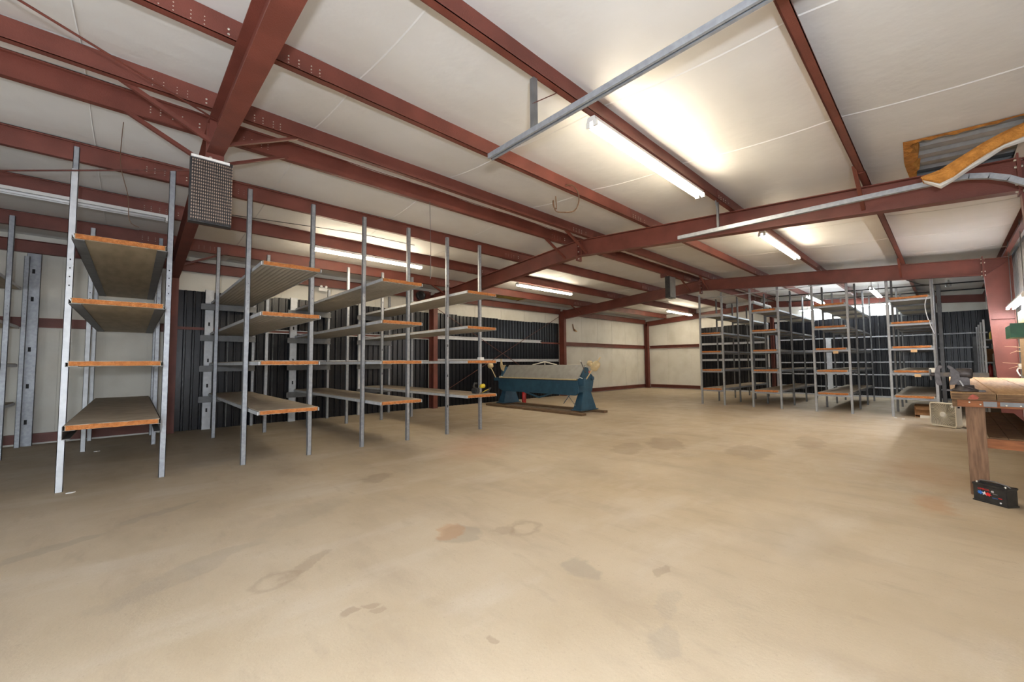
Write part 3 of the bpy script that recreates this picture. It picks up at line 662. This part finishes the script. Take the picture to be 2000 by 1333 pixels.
left_rack(-.563, .302, 'leftmost full shelf rack, plain tan boards with orange ends', False, 'A')
left_rack(1.165, 2.028, 'second full shelf rack from the left, ribbed boards, in front of the black siding', True, 'B')
left_rack(2.862, 3.711, 'third full shelf rack from the left, beneath the lit strip light', True, 'C')
left_rack(4.576, 5.411, 'fourth left shelf rack, slotted front post, next to the blue machine', True, 'D')
# things lying on the fourth rack
t = thing('power_tool', 'black and yellow power tool lying on the lowest board of fourth left rack', 'tool', (5.15, 6.45, .79))
part('body', B().box(4.98, 5.10, 6.40, 6.56, .79, .90), BLACK, t, bevel=.02)
part('grip', B().tube([(5.02, 6.47, .88), (4.98, 6.47, .94), (5.0, 6.47, .99), (5.06, 6.47, .99)], .02, 8), BLACK, t)
part('motor_housing', B().lathe((5.12, 6.42, .93), (1, .1, .1), [(.03, 0), (.045, .03), (.045, .09), (.025, .11)], 12), YEL, t, label='yellow motor housing')
part('blade_guard', B().prism([(5.10, .79), (5.16, .80), (5.28, .86), (5.37, .90), (5.36, .87), (5.28, .80), (5.26, .79)], 'y', 6.38, 6.44), BLACK, t)
part('trim_line', B().tube([(5.13, 6.375, .81), (5.2, 6.375, .84), (5.29, 6.375, .865)], .006, 6), YEL, t, label='yellow edge line')
solo('small_box', B().box(5.02, 5.12, 6.3, 6.4, 1.452, 1.515), WHITE, 'small white box standing on the eye-level board of fourth left rack', 'box', bevel=.006)
# ------------------------------------------------------------------ right shelf racks
RZ = (.53, 1.14, 1.735, 2.335, 2.94)
PX = (13.78, 15.22, 16.82, 18.45)
def right_rack(ya, yb_, label, tags=(), npost=4, top_bare=False):
    t = thing('shelf_rack', label, 'rack', (16.2, (ya + yb_) / 2, 0), 'tall shelf racks in front of the black far wall')
    for k, x in enumerate(PX[:npost]):
        for y in (ya, yb_):
            b = B(); w_ = .045 if k else .055
            b.box(x - .02, x - .016, y - w_ / 2, y + w_ / 2, 0, 3.62 if y > 1 else 3.58); b.box(x - .02, x + .02, y - w_ / 2, y - w_ / 2 + .004, 0, 3.58); b.box(x - .02, x + .02, y + w_ / 2 - .004, y + w_ / 2, 0, 3.58)
            part('post', b, GALVM if k == 0 else GALVD, t)  # rear rows use darker steel, their shade put into the colour
    y0, y1 = min(ya, yb_) + .035, max(ya, yb_) - .035
    for k, z in enumerate(RZ):
        x0, x1 = 13.72, 18.9 if k else 18.6
        s_ = part('shelf_board', B().box(x0 + .02, x1, y0 + .01, y1 - .01, z - .05, z - .006), SKIN, t)
        part('board_top', B().box(x0 + .02, x1, y0 + .005, y1 - .005, z - .006, z), BOARDTOP, s_)
        if not (top_bare and k == 4):
            fb = B(); n = 10
            for q in range(n):
                a = y0 + .03 + (y1 - y0 - .06) * q / n; c = y0 + .03 + (y1 - y0 - .06) * (q + 1) / n
                fb.box(x0 - .012 + random.uniform(-.004, .004), x0 + .03, a, c, z - .047 + random.uniform(-.003, .003), z - .001 + random.uniform(-.004, .004))
            part('foam_end', fb, FOAM, s_, label='orange foam core end')
        for yy in (y0, y1): part('edge_channel', B().box(x0 + .02, x1, yy - .004, yy + .004, z - .055, z - .01), GALV, s_)
        for x in PX[:npost]:
            part('cross_rail', B().box(x - .032 if x < 14 else x - .02, x - .02 if x < 14 else x + .02, y0 - .03, y1 + .03, z - .10, z - .055), GALV if x < 14 else GALVD, t)  # rear rails darkened by colour in the same way, for shade
    for z, y in tags: part('shelf_tag', B().box(13.722, 13.726, y - .055, y + .055, z - .155, z - .085), TAN, t, label='tan paper tag')
right_rack(5.56, 4.87, 'leftmost of the right shelf racks, bare top board, nearest the far corner', top_bare=True)
right_rack(4.05, 3.32, 'second right shelf rack from the far corner, left of the tagged racks')
right_rack(2.50, 1.74, 'third right shelf rack, one tan tag on its middle rail', tags=((1.735, 2.02),))
right_rack(.96, .18, 'right shelf rack beside the box fan, two tan tags', tags=((1.735, .53), (1.14, .49)))
def pipe(pts, r, m, label): solo('conduit_pipe', B().tube(pts, r, 8), m, label, 'pipe', smooth=True)
pipe([(13.742, 5.5, 3.47), (13.742, 1.78, 3.47)], .013, GALVL, 'thin pale pipe tying the tops of the right racks together')
pipe([(15.4, 4.0, 3.52), (15.4, -.9, 3.34)], .017, BLACK, 'black pipe strung across the tops of the right racks')
pipe([(18.7, 4.2, 3.71), (18.7, -.9, 3.54)], .018, BLACK, 'black pipe behind the right racks close to the far wall')
pipe([(13.72, .155, 1.22), (13.72, .155, 2.9), (13.72, .155, 3.6)], .014, GALV, 'silver conduit strapped up the post beside the box fan')
t = thing('outlet_box', 'small white electrical box on the conduit behind the vise', 'box', (13.7, .2, 1.15))
part('case', B().box(13.61, 13.70, .17, .30, 1.10, 1.20), IVORY, t, bevel=.008); part('plug', B().lathe((13.62, .17, 1.16), (-1, -.4, 0), [(.02, 0), (.025, .04), (.012, .07)], 10), IVORY, t)
solo('cable', B().tube(cord([(13.62, .85, 3.52), (13.65, .62, 3.36), (13.68, .4, 3.22), (13.69, .2, 3.16)]), .011, 6), BLACK, 'black cable drooping from the far frame to the conduit', 'cable')
solo('cable', B().tube(cord([(13.75, .24, 2.95), (13.74, .30, 2.7), (13.74, .26, 2.35), (13.72, .17, 2.0)]), .01, 6), GALVL, 'pale flexible cable bowed beside the conduit', 'cable')
b = B(); cpost(b, 0, 0, 0, 3.4, .085, .07)
b.v = [(15.6 + y, .075 + x, z) for x, y, z in b.v]
solo('wide_stud', b, GALVD, 'wide dark galvanized stud standing behind the conduit post', 'stud')
b = B(); cpost(b, 0, 0, 0, 2.1, .12, .06); b.v = [(18.9 + y, -.62 + x, z) for x, y, z in b.v]
solo('wide_stud', b, GALVD, 'dark upright stud in the far right corner left of the clutter shelf', 'stud')
# ------------------------------------------------------------------ clutter shelf on the right wall behind the far frame
t = thing('clutter_shelf', 'steel shelf unit with odds and ends behind the far frame column', 'shelf', (16.2, -.9, 0))
for x in (15.0, 16.1, 17.2, 18.3):
    part('post', B().angle((x, -.66, 0), (x, -.66, 2.36), .035, .004, up=(1, 0, 0)), GALVL, t)
    part('post', B().angle((x, -1.03, 0), (x, -1.03, 2.36), .035, .004, up=(1, 0, 0)), GALVL, t)
for z in (.45, .93, 1.33, 1.88): part('shelf_board', B().box(14.95, 18.4, -1.05, -.66, z - .03, z), GALVD, t)
part('back_board', B().box(14.95, 18.4, -1.06, -1.05, .45, 2.3), CARD, t)
def bottle(name, x, y, z, r, h, m, label, capm):
    t = thing(name, label, 'bottle', (x, y, z))
    part('body', B().lathe((x, y, z), (0, 0, 1), [(r * .95, 0), (r, .02), (r, h * .7), (r * .4, h * .86), (r * .4, h * .9)], 14), m, t, smooth=True)
    part('cap', B().lathe((x, y, z + h * .9), (0, 0, 1), [(r * .45, 0), (r * .45, h * .1)], 12), capm, t)
bottle('jug', 17.0, -.91, 1.33, .065, .29, IVORY, 'white plastic jug on the clutter shelf beside the far column', WHITE)
bottle('red_bottle', 17.0, -.80, .93, .04, .38, REDP, 'red bottle on the clutter shelf just behind the vise', REDP)
bottle('white_bottle', 17.0, -.895, .93, .035, .22, IVORY, 'small white bottle on the clutter shelf right of the red one', IVORY)
bottle('yellow_bottle', 17.0, -.86, 1.88, .05, .32, YEL, 'yellow bottle on the top clutter shelf beside the far column', BLACK)
t = thing('wall_tear', 'small brown tear in the white left wall near the far frame column', 'tear', (14.3, YW - .02, 2.88))
part('flap', B().prism([(14.13, 3.08), (14.17, 3.10), (14.24, 2.90), (14.40, 2.80), (14.36, 2.76), (14.23, 2.79), (14.17, 2.92)], 'y', YW - .03, YW - .018), CARD, t)
part('edge', B().prism([(14.28, 2.78), (14.40, 2.75), (14.46, 2.78), (14.36, 2.83)], 'y', YW - .045, YW - .02), TAN, t)
solo('carton', B().box(17.15, 17.4, -.90, -.76, 1.33, 1.68), CARD, 'brown carton on the clutter shelf left of the white jug', 'box')
solo('tool_case', B().box(17.1, 17.4, -.99, -.74, 1.88, 2.0), BLACK, 'black case lying on the top clutter shelf', 'case', bevel=.01)
# ------------------------------------------------------------------ right wall above the bench
t = thing('plywood_panel', 'raw plywood panel with splintered edge on the right wall over the bench', 'panel', (10, -.99, 1.1))
part('sheet', B().box(7.6, 12.55, -1.0, -.98, 1.08, 2.30), PLY, t)
for k, (z, l) in enumerate(((1.62, .16), (1.54, .1), (1.30, .2), (1.24, .13))): part('splinter', B().tube([(12.5, -.985, z), (12.5 + l * .3, -.95 + l * .2, z + .015), (12.5 + l * .4, -.95 + l, z + .03 * (-1) ** k)], .006, 5, .002), PLY, t)
t = thing('green_case', 'green painted wooden case mounted on the right wall above the bench', 'case', (9.4, -.8, 1.7))
part('body', B().box(9.0, 9.9, -.975, -.64, 1.71, 1.89), GREEN, t, bevel=.004)
part('front_strip', B().box(8.985, 9.0, -.975, -.625, 1.70, 1.90), GREEN, t)
t = thing('wall_outlet', 'white wall outlet with a hanging cord beside the plywood', 'outlet', (12.9, -1.0, 1.25))
part('plate', B().box(12.75, 12.9, -1.03, -.96, 1.2, 1.3), IVORY, t, bevel=.006)
part('cord', B().tube(cord([(12.8, -.96, 1.22), (12.78, -.94, 1.16), (12.7, -.97, 1.06)]), .012, 6), IVORY, t)
# ------------------------------------------------------------------ workbench
wb = thing('workbench', 'heavy wooden workbench of thick planks at the right edge', 'workbench', (9, -.5, 0))
for k, (y1, y0) in enumerate(((-.012, -.322), (-.330, -.645), (-.653, -1.0))):
    part('plank', B().box((6.37, 6.378, 7.06)[k], 12.1, y0, y1, .978 - .006 * k, 1.05 - .003 * k), WOOD, wb, bevel=.004)
    part('plank_end', B().box((6.362, 6.370, 7.05)[k], (6.372, 6.38, 7.062)[k], y0 + .003, y1 - .003, .980 - .006 * k, 1.046 - .003 * k), WOODE, wb, label='dark weathered end grain')
part('paint_mark', B().prism([(-.13, .992), (-.145, 1.02), (-.165, 1.036), (-.19, 1.03), (-.208, 1.008), (-.20, .99), (-.175, .984), (-.15, .985)], 'x', 6.3605, 6.363), PINK, wb, label='faded red paint mark on the plank end')
part('apron', B().box(6.375, 6.415, -.60, -.055, .905, .975), WOODR, wb)
part('side_rail', B().box(6.40, 12.0, -.06, -.02, .90, .975), WOODE, wb)
part('side_rail', B().box(6.42, 12.0, -.60, -.56, .90, .975), WOODR, wb)
part('metal_plate', B().box(6.366, 6.375, -.325, -.235, .915, .967), GALVD, wb); part('metal_plate', B().box(6.366, 6.375, -.59, -.345, .925, .967), GALVD, wb)
for yy in (-.14, -.215, -.385, -.475): part('bolt', (lambda bb: (bolt(bb, (6.367, yy, .955 - .02 * (yy < -.2)), (-1, 0, 0), .008, .006), bb)[1])(B()), BOLT, wb)
def leg(x, y): part('leg', B().box(x, x + .09, y - .135, y, 0, .905), WOODL, wb, bevel=.004)
leg(6.40, -.11); leg(6.42, -.505); leg(11.7, -.28)
part('stretcher', B().box(6.43, 6.47, -.52, -.245, .49, .585), WOODR, wb)
part('stretcher', B().box(6.5, 9.6, -.63, -.60, .49, .58), WOODR, wb)
for k, (ya, yb2) in enumerate(((-.26, -.385), (-.39, -.51), (-.515, -.64))): part('shelf_plank', B().box(6.44 + .006 * k, 9.5, yb2, ya, .586, .60), WOODE, wb)
for k in range(8): part('back_board', B().box(7.06 + k * .62, 7.67 + k * .62, -1.02, -1.0, .10, .90), WOODE, wb)
# bench vise
v = thing('bench_vise', 'dark iron bench vise bolted on the workbench corner', 'vise', (6.66, -.12, 1.05))
part('base', B().lathe((6.66, -.12, 1.05), (0, 0, 1), [(.105, 0), (.105, .02), (.075, .035), (.07, .07)], 20), VISE, v, smooth=True)
part('base_lug', B().box(6.62, 6.70, -.27, .02, 1.05, 1.068), VISE, v, bevel=.005)
part('body', B().lathe((6.66, -.05, 1.245), (0, -1, 0), [(.045, 0), (.056, .02), (.058, .11), (.05, .13), (.035, .135)], 16), VISE, v, smooth=True)
part('body', B().box(6.62, 6.70, -.16, -.06, 1.11, 1.24), VISE, v, bevel=.012)
part('fixed_jaw', B().prism([(-.005, 1.12), (-.05, 1.12), (-.09, 1.18), (-.085, 1.26), (-.05, 1.30), (-.03, 1.325), (.0, 1.335), (.002, 1.31), (-.02, 1.29), (-.02, 1.19)], 'x', 6.60, 6.72), VISE, v, bevel=.004)
part('moving_jaw', B().prism([(.045, 1.115), (.085, 1.11), (.10, 1.16), (.10, 1.25), (.09, 1.31), (.065, 1.335), (.035, 1.33), (.035, 1.31), (.055, 1.30), (.058, 1.19)], 'x', 6.60, 6.72), VISE, v, bevel=.004)
part('slide_bar', B().box(6.635, 6.685, -.30, .09, 1.208, 1.256), VISEB, v, bevel=.006)
part('screw', B().tube([(6.66, .1, 1.23), (6.66, .14, 1.23)], .02, 10), VISE, v)
part('handle', B().tube([(6.6, .135, 1.29), (6.72, .135, 1.17)], .008, 8), GALV, v)
part('lock_lever', B().tube([(6.585, -.11, 1.11), (6.58, -.085, 1.17)], .007, 8), GALVL, v)
part('lock_lever', B().tube([(6.59, -.12, 1.105), (6.575, -.18, 1.085)], .008, 8), VISE, v)
# ------------------------------------------------------------------ battery
a0 = Vector((6.185, -.115, 0)); ax = Vector((-.15, -.215, 0)).normalized()
bt = thing('car_battery', 'black car battery with red lettering on the floor by the bench leg', 'battery', tuple(a0), rz=math.atan2(ax.y, ax.x))
# local x along the long face, local y towards the back (left of x is back)
LB, DB, HB = .262, .135, .178
part('case', B().box(.006, LB - .006, .004, DB - .004, .0, HB - .022), BLACK, bt, local=True, bevel=.003)
part('foot_ledge', B().box(0, LB, 0, DB, .0, .012), BLACK, bt, local=True)
part('lid', B().box(0, LB, 0, DB, HB - .022, HB), BLACK, bt, local=True, bevel=.004)
part('cap_strip', B().box(.03, LB - .05, .05, .09, HB, HB + .012), BLACK, bt, local=True)
part('handle', B().tube([(.02, .06, HB), (.03, .06, HB + .02), (.13, .06, HB + .03), (.23, .06, HB + .015), (.255, .06, HB - .005)], .006, 6), GALVD, bt, local=True)
for xx in (.025, LB - .025): part('terminal', B().lathe((xx, .025, HB), (0, 0, 1), [(.009, 0), (.008, .014)], 10), BOLT, bt, local=True)
def text_mesh(body, size, extr=.0008):
    cu = bpy.data.curves.new('lettering', 'FONT'); cu.body = body; cu.size = size; cu.extrude = extr; cu.resolution_u = 3
    o = bpy.data.objects.new('tmp', cu); COL.objects.link(o); dg = bpy.context.evaluated_depsgraph_get(); dg.update()
    me = bpy.data.meshes.new_from_object(o.evaluated_get(dg)); bpy.data.objects.remove(o)
    b = B(); b.v = [tuple(v_.co) for v_ in me.vertices]; b.f = [tuple(p.vertices) for p in me.polygons]; bpy.data.meshes.remove(me); return b
REDL = mat('red_print', (.65, .02, .02), .5); BLUL = mat('blue_print', (.02, .16, .55), .5); WHL = mat('white_print', (.75, .75, .75), .5)
# the front face looks towards local -y
def on_front(b, x, z, sx=1.0, dy=0.0): b.v = [(x + p[0] * sx, .0035 - p[2] - dy, z + p[1]) for p in b.v]; return b
part('lettering', on_front(text_mesh('OMEGA', .024), .042, .118, 1.05), REDL, bt, local=True, label='red lettering OMEGA')
part('lettering', on_front(text_mesh('40', .030), .142, .110, .75), WHL, bt, local=True, label='white number 40')
def star(cx, cz, r, r2, n, m, dy, sx=1.3):
    pts = []
    for k in range(2 * n):
        rr = r if k % 2 == 0 else r2; a = math.pi / 2 + k * math.pi / n; pts.append((cx + rr * math.cos(a) * sx, cz + rr * math.sin(a)))
    part('star_print', B().prism(pts, 'y', .0035 - dy, .0035), m, bt, local=True)
star(.062, .090, .022, .011, 8, BLUL, .0008); star(.095, .088, .020, .009, 5, WHL, .0012, 1.2); star(.120, .086, .023, .011, 7, REDL, .0016)
part('print_block', B().box(.195, .222, .0027, .0035, .066, .074), REDL, bt, local=True); part('print_block', B().box(.15, .19, .0027, .0035, .060, .064), BLUL, bt, local=True)
part('print_block', B().box(.155, .19, .0027, .0035, .098, .103), GREY, bt, local=True); part('round_sticker', B().lathe((.21, .0035, .03), (0, -1, 0), [(.008, 0), (.008, .001)], 12), WHL, bt, local=True)
# ------------------------------------------------------------------ box fan
fx = Vector((12.5, .30, 0)); fd = Vector((12.17 - 12.5, -.08 - .30, 0)); fw = fd.length; fd.normalize()
fan = thing('box_fan', 'white square box fan standing on the floor beside the workbench', 'fan', tuple(fx), rz=math.atan2(fd.y, fd.x))
fh, fdp = .50, .12
b = B()
def rr(x0, x1, z0, z1, r, n=5):
    pts = []
    for cx_, cz_, a0_ in ((x1 - r, z1 - r, 0), (x0 + r, z1 - r, 90), (x0 + r, z0 + r, 180), (x1 - r, z0 + r, 270)):
        for k in range(n + 1): a = math.radians(a0_ + 90 * k / n); pts.append((cx_ + r * math.cos(a), cz_ + r * math.sin(a)))
    return pts
o_ = rr(0, fw, .012, fh, .05); i_ = rr(.022, fw - .022, .034, fh - .022, .035); n = len(o_)
b.v = [(p[0], 0, p[1]) for p in o_] + [(p[0], 0, p[1]) for p in i_] + [(p[0], fdp, p[1]) for p in o_] + [(p[0], fdp, p[1]) for p in i_]
for k in range(n):
    j = (k + 1) % n; b.f += [(k, j, n + j, n + k), (2 * n + k, 3 * n + k, 3 * n + j, 2 * n + j), (k, 2 * n + k, 2 * n + j, j), (n + k, n + j, 3 * n + j, 3 * n + k)]
part('housing', b, FANW, fan, local=True)
cx_, cz_ = fw / 2, fh / 2 + .006
b = B(); n = 36
for k in range(n):       # swirling wire grille
    pts = []
    for q in range(7):
        t_ = q / 6; r_ = .05 + .205 * t_; a = 2 * math.pi * k / n + .55 * t_; xx, zz = cx_ + r_ * math.cos(a), cz_ + r_ * math.sin(a)
        xx = min(max(xx, .02), fw - .02); zz = min(max(zz, .032), fh - .02); pts.append((xx, .008, zz))
    b.tube(pts, .0042, 4)
part('front_grille', b, FANW, fan, local=True, kind='stuff')
part('rear_grille', B().box(.02, fw - .02, fdp - .05, fdp - .046, .03, fh - .02), FANB, fan, local=True)
part('hub_cap', B().lathe((cx_, .012, cz_), (0, -1, 0), [(.058, 0), (.055, .012), (.03, .018)], 20), WHITE, fan, local=True, smooth=True)
bl = B()
for k in range(5):
    a = 2 * math.pi * k / 5
    def bp(r_, da, y): return (cx_ + r_ * math.cos(a + da), y, cz_ + r_ * math.sin(a + da))
    bl.add([bp(.04, -.2, .04), bp(.04, .5, .07), bp(.20, .55, .085), bp(.21, -.05, .035), bp(.12, .25, .05)], [(0, 1, 4), (1, 2, 4), (2, 3, 4), (3, 0, 4)])
part('blades', bl, FANB, fan, local=True)
part('control_knob', B().lathe((fw - .06, 0, fh - .06), (0, -1, 0), [(.03, 0), (.028, .012)], 16), WHITE, fan, local=True)
part('side_vent', B().box(fw, fw + .002, .035, .085, fh - .09, fh - .06), DARK, fan, local=True)
for xx in (.06, fw - .06): part('foot', B().box(xx - .03, xx + .03, .01, fdp - .01, 0, .014), IVORY, fan, local=True)
ht = thing('floor_heater', 'grey metal box with a green side standing behind the box fan', 'heater', (12.42, -.32, 0))
part('case', B().box(12.35, 12.6, -.48, -.235, 0, .49), GREY, ht, bevel=.01); part('side_panel', B().box(12.40, 12.56, -.236, -.228, .05, .30), GREEN, ht); part('vent_slot', B().box(12.36, 12.40, -.30, -.24, .40, .43), DARK, ht)
# cardboard box under the last rack
cb = thing('cardboard_box', 'open brown cardboard box on the floor behind the box fan', 'box', (14.05, .42, 0))
b = B(); b.box(13.95, 14.3, .58, .59, .02, .30).box(13.95, 14.3, .22, .23, .02, .30).box(13.95, 13.96, .23, .58, .06, .28).box(14.29, 14.3, .23, .58, .02, .30).box(13.95, 14.3, .22, .59, 0, .02)
part('body', b, CARD, cb); part('flap', B().add([(13.95, .23, .28), (13.95, .58, .28), (13.87, .56, .20), (13.87, .25, .20)], [(0, 1, 2, 3)]), CARD, cb); part('torn_lining', B().box(13.935, 13.95, .25, .50, .0, .06), IVORY, cb)
# paper scraps
for x, y, nm in ((13.45, .88, 'left of the cardboard box'), (13.3, .74, 'in front of the cardboard box')): solo('paper_scrap', B().box(x, x + .07, y, y + .05, 0, .012), WHITE, 'white paper scrap on the floor ' + nm, 'scrap')
for x, y, nm in ((-.50, 6.66, 'beside front post of the leftmost full rack'), (-.43, 9.55, 'beside middle post of the leftmost full rack')): solo('paper_scrap', B().prism([(x, y), (x + .05, y - .01), (x + .075, y + .02), (x + .02, y + .035)], 'z', 0, .008), WHITE, 'tiny white scrap on the floor ' + nm, 'scrap')
# ------------------------------------------------------------------ blue bending machine
m_ = thing('bending_machine', 'large blue sheet-metal bending machine on wooden skids', 'machine', (9.3, 8.6, 0))
for y0, nm in ((7.0, 'r'), (10.18, 'l')):
    b = B(); n = 2
    vb = [(9.02, y0 - .10), (9.74, y0 - .10), (9.74, y0 + .20), (9.02, y0 + .20)]; vt = [(9.22, y0 - .02), (9.58, y0 - .02), (9.58, y0 + .13), (9.22, y0 + .13)]
    b.v = [(x, y, .07) for x, y in vb] + [(x, y, .58) for x, y in vt]; b.f = [(0, 3, 2, 1), (4, 5, 6, 7), (0, 1, 5, 4), (1, 2, 6, 5), (2, 3, 7, 6), (3, 0, 4, 7)]
    part('foot', b, BLUE, m_, bevel=.008)
    part('foot_plate', B().box(8.98, 9.78, y0 - .13, y0 + .23, .06, .085), BLUE, m_)
    yy = y0 + .02 if nm == 'r' else y0 + .1
    part('end_casting', B().prism([(9.02, .56), (9.62, .56), (9.70, .85), (9.66, 1.02), (9.50, 1.12), (9.46, 1.24), (9.30, 1.27), (9.18, 1.15), (9.10, .95), (9.0, .9)], 'y', yy - .06, yy + .06), BLUE, m_, bevel=.008)
    part('pivot_boss', B().lathe((9.62, yy - .06 if nm == 'r' else yy + .06, .94), (0, -1 if nm == 'r' else 1, 0), [(.06, 0), (.06, .04), (.03, .05)], 14), BLUE, m_, smooth=True)
part('bed', B().box(9.05, 9.55, 7.06, 10.22, .62, .90), BLUE, m_)
part('apron', B().prism([(10.23, .56), (10.02, .485), (7.02, .485), (6.92, .55), (6.94, .895), (10.23, .895)], 'x', 8.92, 8.97), BLUE, m_, bevel=.004)
part('apron_flange', B().box(8.90, 9.0, 6.95, 10.22, .882, .902), DARK, m_)
part('bending_edge', B().box(8.93, 9.02, 6.98, 10.16, .902, .935), CREAM, m_, label='tan bending edge bar')
part('clamp_plate', B().add([(8.98, 10.10, .935), (8.98, 6.98, .935), (9.22, 6.90, 1.33), (9.22, 10.02, 1.33), (9.01, 10.10, .92), (9.01, 6.98, .92), (9.25, 6.90, 1.32), (9.25, 10.02, 1.32)], [(0, 1, 2, 3), (7, 6, 5, 4), (0, 4, 5, 1), (1, 5, 6, 2), (2, 6, 7, 3), (3, 7, 4, 0)]), GREY, m_, label='sloping bare grey clamping plate')
part('truss_rod', B().tube([(9.28, 8.98, 1.33), (9.28, 8.46, 1.42), (9.28, 7.98, 1.33)], .018, 8), IVORY, m_); part('truss_post', B().tube([(9.28, 8.46, 1.33), (9.28, 8.46, 1.42)], .014, 8), IVORY, m_)
part('truss_rod', B().bar((8.96, 9.05, .50), (8.96, 8.42, .355), .03, .045).bar((8.96, 8.42, .355), (8.96, 7.9, .50), .03, .045), BLUE, m_)
part('counterweight_arm', B().tube([(9.1, 6.83, .86), (9.1, 6.30, 1.53)], .017, 8), CREAM, m_); part('counterweight', B().lathe((9.1, 6.545, 1.19), Vector((0, -.53, .67)), [(.06, 0), (.095, .03), (.105, .10), (.105, .20), (.08, .26), (.03, .27)], 18), CREAM, m_, smooth=True)
part('counterweight_arm', B().tube([(9.1, 10.56, .87), (9.1, 10.72, 1.1), (9.1, 10.85, 1.25)], .015, 8), CREAM, m_); part('counterweight', B().lathe((9.1, 10.82, 1.22), Vector((0, .35, .9)), [(.05, 0), (.095, .04), (.10, .12), (.08, .18), (.03, .19)], 16), CREAM, m_, smooth=True)
part('arm_bracket', B().box(9.05, 9.15, 10.22, 10.62, .80, .90), BLUE, m_, bevel=.008); part('arm_bracket', B().box(8.98, 9.12, 6.76, 6.98, .76, .96), BLUE, m_, bevel=.008)
part('clamp_weight', B().lathe((9.35, 6.85, 1.29), Vector((0, -.3, 1)), [(.03, 0), (.075, .02), (.08, .12), (.05, .15)], 14), CREAM, m_, smooth=True)
part('clamp_handle', B().tube([(9.1, 6.79, 1.10), (9.1, 6.95, 1.42)], .013, 8), VISE, m_); part('handle_grip', B().tube([(9.1, 6.945, 1.41), (9.1, 6.965, 1.45)], .017, 8), WHITE, m_)
part('clamp_handle', B().prism([(10.30, 1.18), (10.34, 1.30), (10.33, 1.53), (10.30, 1.53), (10.26, 1.33), (10.08, 1.33), (10.16, 1.25), (10.2, 1.12)], 'x', 9.1, 9.14), CREAM, m_)
part('latch', B().box(8.96, 9.06, 10.14, 10.24, .90, .96), IVORY, m_); part('latch', B().tube([(8.95, 6.94, .95), (8.93, 6.86, .99), (8.95, 6.78, .95)], .012, 8), GALVL, m_)
part('red_tag', B().box(9.13, 9.14, 6.66, 6.72, 1.1, 1.16), PINK, m_)
part('stop_rod', B().tube([(9.0, 7.35, .48), (9.0, 7.08, .2)], .010, 6), GALVD, m_); part('stop_rod', B().tube([(8.98, 7.25, .5), (8.9, 7.42, .24)], .010, 6), BLUE, m_)
for x0, x1, y0, y1, nm in ((8.55, 8.74, 6.52, 10.45, 'front'), (9.50, 9.66, 6.48, 10.45, 'rear')): part('skid', B().box(x0, x1, y0, y1, 0, .062), SKID, m_, bevel=.004)
part('skid_plank', B().box(8.74, 9.5, 7.0, 7.2, .0, .06), SKID, m_); part('skid_plank', B().box(8.74, 9.5, 10.15, 10.35, .0, .06), SKID, m_)
fe = thing('fire_extinguisher', 'red fire extinguisher standing behind the blue machine foot', 'extinguisher', (9.9, 10.02, 0))
part('cylinder', B().lathe((9.9, 10.02, 0), (0, 0, 1), [(.07, 0), (.075, .02), (.075, .36), (.05, .41), (.022, .43)], 18), REDP, fe, smooth=True)
part('valve', B().lathe((9.9, 10.02, .43), (0, 0, 1), [(.022, 0), (.03, .02), (.02, .06)], 10), BOLT, fe); part('lever', B().bar((9.9, 10.0, .49), (9.85, 9.9, .5), .02, .012), GALVL, fe)
part('hose', B().tube(cord([(9.88, 9.98, .46), (9.84, 9.9, .42), (9.84, 9.9, .25), (9.85, 9.93, .1)]), .01, 6), BLACK, fe)
